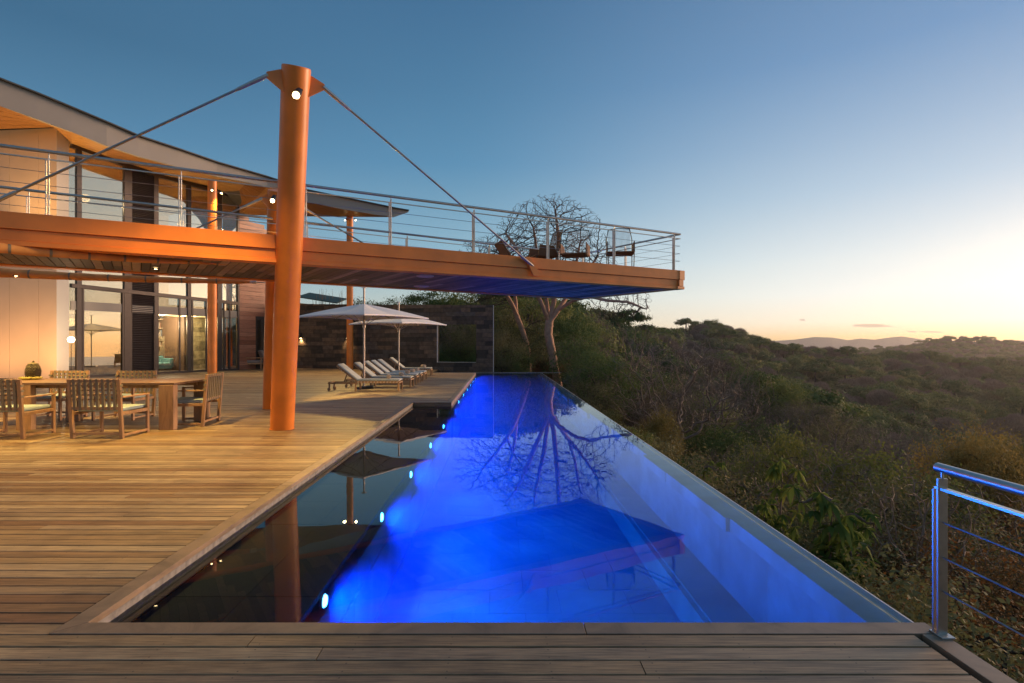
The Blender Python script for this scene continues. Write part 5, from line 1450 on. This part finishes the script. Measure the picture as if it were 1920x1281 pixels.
# shrubs below the deck and along the pool edge
cnt = 0; placed = []
rv = random.Random(77)
def free(x, y, d):
    for a, b, c in placed:
        if (a-x)**2+(b-y)**2 < (d*.5+c*.5)**2*.55: return False
    return True
LBL = {'shrub_fine_a': ('olive shrub with tiny leaves on the near slope below the deck', 'fine leaved olive shrubs on the near slope'), 'shrub_fine_b': ('rusty brown shrub with tiny leaves on the near slope below the deck', 'fine leaved rusty shrubs on the near slope'),
       'shrub_a': ('green leaved shrub on the near slope below the deck', 'green shrubs on the near slope'),
       'shrub_b': ('orange brown shrub on the near slope below the deck', 'orange brown shrubs on the near slope'),
       'shrub_c': ('olive shrub on the near slope below the deck', 'olive shrubs on the near slope'),
       'twiggy': ('bare twiggy shrub on the near slope below the deck', 'bare shrubs on the near slope'),
       'bare_a': ('leafless grey tree on the brown slope beyond the pool', 'leafless trees on the slope beyond the pool'),
       'bare_b': ('low leafless grey tree on the brown slope beyond the pool', 'low leafless trees on the slope beyond the pool'),
       'bare_c': ('tall leafless grey tree on the brown slope beyond the pool', 'tall leafless trees on the slope beyond the pool'),
       'green_a': ('dense dark green tree among leafless trees on the slope', 'dark green trees on the slope'),
       'green_b': ('small olive green tree among leafless trees on the slope', 'olive green trees on the slope'),
       'flat_a': ('flat crowned green tree on the slope', 'flat crowned trees on the slope')}
tries = 0
while cnt < 95 and tries < 9000:
    tries += 1
    y = 2.4+15*rv.random()**1.3; x = 3.3+(y*1.05+1.5-3.3)*rv.random()+.6
    if x > y*1.08+2 or x < 3.5: continue
    d = 1.5+.035*y
    if not free(x, y, d): continue
    nz = noise.noise(Vector((x*.22, y*.22, 1)))
    kind = 'shrub_b' if (nz+rv.uniform(-.25, .25) > -.02 and y < 10) else rv.choice(['shrub_a', 'shrub_c', 'shrub_a', 'shrub_b', 'shrub_b', 'shrub_c', 'twiggy'])
    lk = kind
    if y < 8.5 and kind in ('shrub_b', 'twiggy'): kind = lk = 'shrub_fine_b'
    if y < 8.5 and kind in ('shrub_a', 'shrub_c'): kind = lk = 'shrub_fine_a'
    s = rv.uniform(.8, 1.25)
    zt = ground(x, y)+2.0*s
    lim = (646+(y < 6)*120+(y >= 6)*(330-y*9 if y < 12 else 190))  # keep sight lines of the photograph open
    s = min(s*1.25, max(.6, (U-(lim-HY)/F*y-ground(x, y))/1.9)) if y > 4 else s
    plant(kind, x, y, s, LBL[kind][0].replace(' on the near slope below the deck', '')+zone(x, y*2.4).replace(', near the pool', ', just below the deck').replace(', at middle distance', ', farther out').replace(', far up', ', farther out'), 'shrub', LBL[kind][1]); placed.append((x, y, d)); cnt += 1
# trees one can tell apart on the near slope
cnt = 0; tries = 0
while cnt < 165 and tries < 20000:
    tries += 1
    y = 15+75*rv.random()**1.05; px = rv.uniform(930, 1960); x = (px-CX)/F*y
    if x < 4.2 and y < 34.5: continue
    if y < 40 and px < 1090: continue
    d = 2.6+.035*y
    if not free(x, y, d): continue
    nz = noise.noise(Vector((x*.06, y*.06, 5)))
    if nz > .0: kind = rv.choice(['green_a', 'green_a', 'green_b', 'flat_a', 'bare_a'])
    else: kind = rv.choice(['bare_a', 'bare_b', 'bare_b', 'bare_c', 'green_b', 'bare_a'])
    s = rv.uniform(.6, .95)*(.62 if y < 30 else (1 if y < 50 else 1.25))
    plant(kind, x, y, s, LBL[kind][0].replace(' on the brown slope beyond the pool', ' on the slope').replace('among leafless trees ', '')+zone(x, y), 'tree', LBL[kind][1]); placed.append((x, y, d)); cnt += 1
# behind the stone wall
WT = [(815, 50, 546, 'flat_a', 'flat crowned dark tree above the right half of the slate wall'), (858, 47, 548, 'green_a', 'round dark green tree above the slate wall opening'), (905, 52, 552, 'green_b', 'olive tree behind the right end of the slate wall'),
      (728, 52, 562, 'green_a', 'low green tree top showing between the umbrellas and the terrace'), (690, 56, 560, 'green_b', 'green tree top beside the far roof column'), (775, 56, 556, 'bare_a', 'leafless tree top above the middle of the slate wall'),
      (880, 40, 600, 'green_b', 'green tree seen through the square wall opening'), (840, 38, 605, 'bare_b', 'bare tree seen through the left of the square wall opening'), (950, 44, 590, 'green_a', 'green tree just right of the slate wall end'),
      (925, 60, 556, 'bare_b', 'leafless tree behind the end of the slate wall')]
for px, Y, top, kind, lab in WT: named(kind, px, Y, top, lab)
for px, Y, k in ((838, 36.5, 'shrub_a'), (862, 36.8, 'shrub_c'), (880, 36.3, 'shrub_a'), (940, 36, 'shrub_c'), (962, 37, 'shrub_a'), (1095, 31, 'shrub_c')):
    x, y = atpx(px, Y); plant(k, x, y, 1.3, 'shrub %s, behind the far end of the pool' % {838: 'at the left inside the wall opening', 862: 'in the middle of the wall opening', 880: 'at the right inside the wall opening', 940: 'just right of the slate wall end', 962: 'left of the slim bare tree', 1095: 'right of the large bare tree trunk'}[px], 'shrub', 'thicket behind the pool')

# far woods: scattered instances in one object each
def scatter(name, pts, keys):
    col = bpy.data.collections.new(name+'_kinds')
    for i, k in enumerate(keys):
        o = bpy.data.objects.new('%02d_%s' % (i, k), PROTO[k][2]); col.objects.link(o)
    n = len(pts); me = bpy.data.meshes.new(name); me.vertices.add(n)
    me.vertices.foreach_set('co', np.array([p[:3] for p in pts], np.float32).ravel())
    for nm, tp, j in (('sc', 'FLOAT', 3), ('rz', 'FLOAT', 4)):
        a = me.attributes.new(nm, tp, 'POINT'); a.data.foreach_set('value', np.array([p[j] for p in pts], np.float32))
    a = me.attributes.new('kk', 'INT', 'POINT'); a.data.foreach_set('value', np.array([p[5] for p in pts], np.int32))
    ng = bpy.data.node_groups.new(name, 'GeometryNodeTree')
    ng.interface.new_socket('Geometry', in_out='INPUT', socket_type='NodeSocketGeometry'); ng.interface.new_socket('Geometry', in_out='OUTPUT', socket_type='NodeSocketGeometry')
    gi, go = ng.nodes.new('NodeGroupInput'), ng.nodes.new('NodeGroupOutput')
    ci = ng.nodes.new('GeometryNodeCollectionInfo'); ci.inputs['Collection'].default_value = col; ci.inputs['Separate Children'].default_value = True; ci.inputs['Reset Children'].default_value = True
    ip = ng.nodes.new('GeometryNodeInstanceOnPoints'); ip.inputs['Pick Instance'].default_value = True
    mp_ = ng.nodes.new('GeometryNodeMeshToPoints')
    def attr(nm, tp):
        a = ng.nodes.new('GeometryNodeInputNamedAttribute'); a.data_type = tp; a.inputs['Name'].default_value = nm; return a.outputs['Attribute']
    ng.links.new(gi.outputs[0], mp_.inputs[0]); ng.links.new(mp_.outputs[0], ip.inputs['Points']); ng.links.new(ci.outputs[0], ip.inputs['Instance'])
    ng.links.new(attr('kk', 'INT'), ip.inputs['Instance Index'])
    cb = ng.nodes.new('ShaderNodeCombineXYZ'); ng.links.new(attr('rz', 'FLOAT'), cb.inputs[2]); ng.links.new(cb.outputs[0], ip.inputs['Rotation'])
    ng.links.new(attr('sc', 'FLOAT'), ip.inputs['Scale']); ng.links.new(ip.outputs[0], go.inputs[0])
    o = link(name, me); md = o.modifiers.new('scatter', 'NODES'); md.node_group = ng
    return tag(o, kind='stuff')
def pts_between(n, y0, y1, px0, px1, smin, smax, ex, pick, sep=0.):
    out = []; grid = {}; tr = 0
    while len(out) < n and tr < n*6:
        tr += 1
        y = y0*(y1/y0)**(rv.random()**.75) if ex == 'log' else y0+(y1-y0)*rv.random(); px = rv.uniform(px0, px1); x = (px-CX)/F*y
        if (x < 3.6 and y < 35) or (y < 41 and 955 < px < 1085): continue
        s_ = rv.uniform(smin, smax)
        if sep:
            c = 8.; k = (int(x//c), int(y//c)); bad = False
            for dx_ in (-2, -1, 0, 1, 2):
                for dy_ in (-2, -1, 0, 1, 2):
                    for a, b, q in grid.get((k[0]+dx_, k[1]+dy_), ()):
                        if (a-x)**2+(b-y)**2 < (sep*(s_+q)*.5)**2: bad = True; break
                    if bad: break
                if bad: break
            if bad: continue
            grid.setdefault(k, []).append((x, y, s_))
        out.append((x, y, ground(x, y)-.1, s_, rv.random()*6.28, pick(x, y)))
    return out
def pk_under(x, y):
    if y < 9: return rv.choice([4, 5, 5])
    return rv.choice([0, 0, 0, 2, 2, 1, 1]) if noise.noise(Vector((x*.1, y*.1, 2))) > -.05 else rv.choice([1, 1, 1, 2, 0, 3])
scatter('undergrowth', pts_between(1500, 2.5, 34, 1010, 2250, .4, .8, 'log', pk_under)+pts_between(1300, 30, 95, 930, 2000, .8, 1.6, 'lin', pk_under), ['shrub_a', 'shrub_b', 'shrub_c', 'twiggy', 'shrub_fine_a', 'shrub_fine_b'])
def pk_mid(x, y):
    v = noise.noise(Vector((x*.035, y*.035, 7)))+rv.uniform(-.25, .25)
    return rv.choice([0, 0, 1, 2]) if v > -.02 else rv.choice([3, 4, 3, 4, 1, 0])
scatter('woods_on_the_spur', pts_between(1900, 60, 230, 935, 2400, .7, 1.4, 'lin', pk_mid, 4.2), ['far_green', 'far_olive', 'far_flat', 'far_bare', 'far_bare_b'])
scatter('woods_on_the_ridge', pts_between(5200, 190, 640, 1090, 2500, 1.2, 2.6, 'lin', pk_mid, 4.7), ['far_green', 'far_olive', 'far_flat', 'far_bare', 'far_bare_b'])
scatter('woods_on_the_far_hill', pts_between(3500, 620, 1350, 1300, 2500, 1.3, 2.2, 'lin', pk_mid, 4.5), ['far_green', 'far_olive', 'far_flat', 'far_bare', 'far_bare_b'])
# leaves on the left and behind the wall
def pk3(x, y): return rv.choice([0, 1, 2, 3])
lp = []
for _ in range(420):
    a = R(rv.uniform(-75, 1)); r = rv.uniform(48, 190); x, y = r*math.sin(a), r*math.cos(a)
    if y < 40 or (x < -9 and y < 60): continue
    lp.append((x, y, ground(x, y)-.2, rv.uniform(.4, .75), rv.random()*6.28, pk3(x, y)))
scatter('woods_behind_the_house', lp, ['far_green', 'far_olive', 'far_flat', 'far_bare'])
# dry stalks and a dark shed roof above the left part of the wall
ds = empty('dry_stalks', W(625, 646, 41), 'thin dry upright stalks rising above the slate wall left of the umbrella', 'dry plant')
g_ = random.Random(12)
for k in range(26):
    px = g_.choice([588, 600, 606, 620, 640, 648])+g_.uniform(-5, 5); p = W(px, 566, 41+g_.uniform(-1, 1)); q = p+Vector((g_.uniform(-.08, .08), 0, g_.uniform(.3, .95)))
    MB().tube([p-Vector((0, 0, 1.6)), p, q], [.018, .013, .006], 4).build('stalk', m_bark, ds)
sh = empty('shed', W(590, 646, 42), 'dark green sloping shed roof just showing above the slate wall', 'shed'); sh.location.z = 0; ORG[sh] = Vector(sh.location)
m_shed = mat('dark_green_sheet', (.02, .05, .035), .6)
a, b = W(556, 556, 42), W(632, 568, 42)
MB().prism([a, b, b+Vector((0, 2.5, .5)), a+Vector((0, 2.5, .5))], (0, 0, -.06)).build('roof', m_shed, sh)
a.z = b.z = 0
MB().prism([a+Vector((0, .1, 0)), b+Vector((0, .1, 0)), Vector((b.x, b.y+.1, 4.0)), Vector((a.x, a.y+.1, 4.3))], (0, 2.2, 0)).build('wall', m_int, sh)
# evening haze over the valley
m_haze = bpy.data.materials.new('evening_haze'); m_haze.use_nodes = True; m_haze.node_tree.nodes.clear()
pv = m_haze.node_tree.nodes.new('ShaderNodeVolumePrincipled'); pv.inputs['Density'].default_value = .00009
pv.inputs['Color'].default_value = (.96, .93, .88, 1); pv.inputs['Anisotropy'].default_value = .6
L(pv.outputs[0], m_haze.node_tree.nodes.new('ShaderNodeOutputMaterial').inputs['Volume'], m_haze.node_tree)
MB().hexa([Vector((x, y, z)) for z in (-200, 130) for x, y in ((-5200, -5200), (5200, -5200), (5200, 5200), (-5200, 5200))]).build('haze', m_haze)['kind'] = 'stuff'
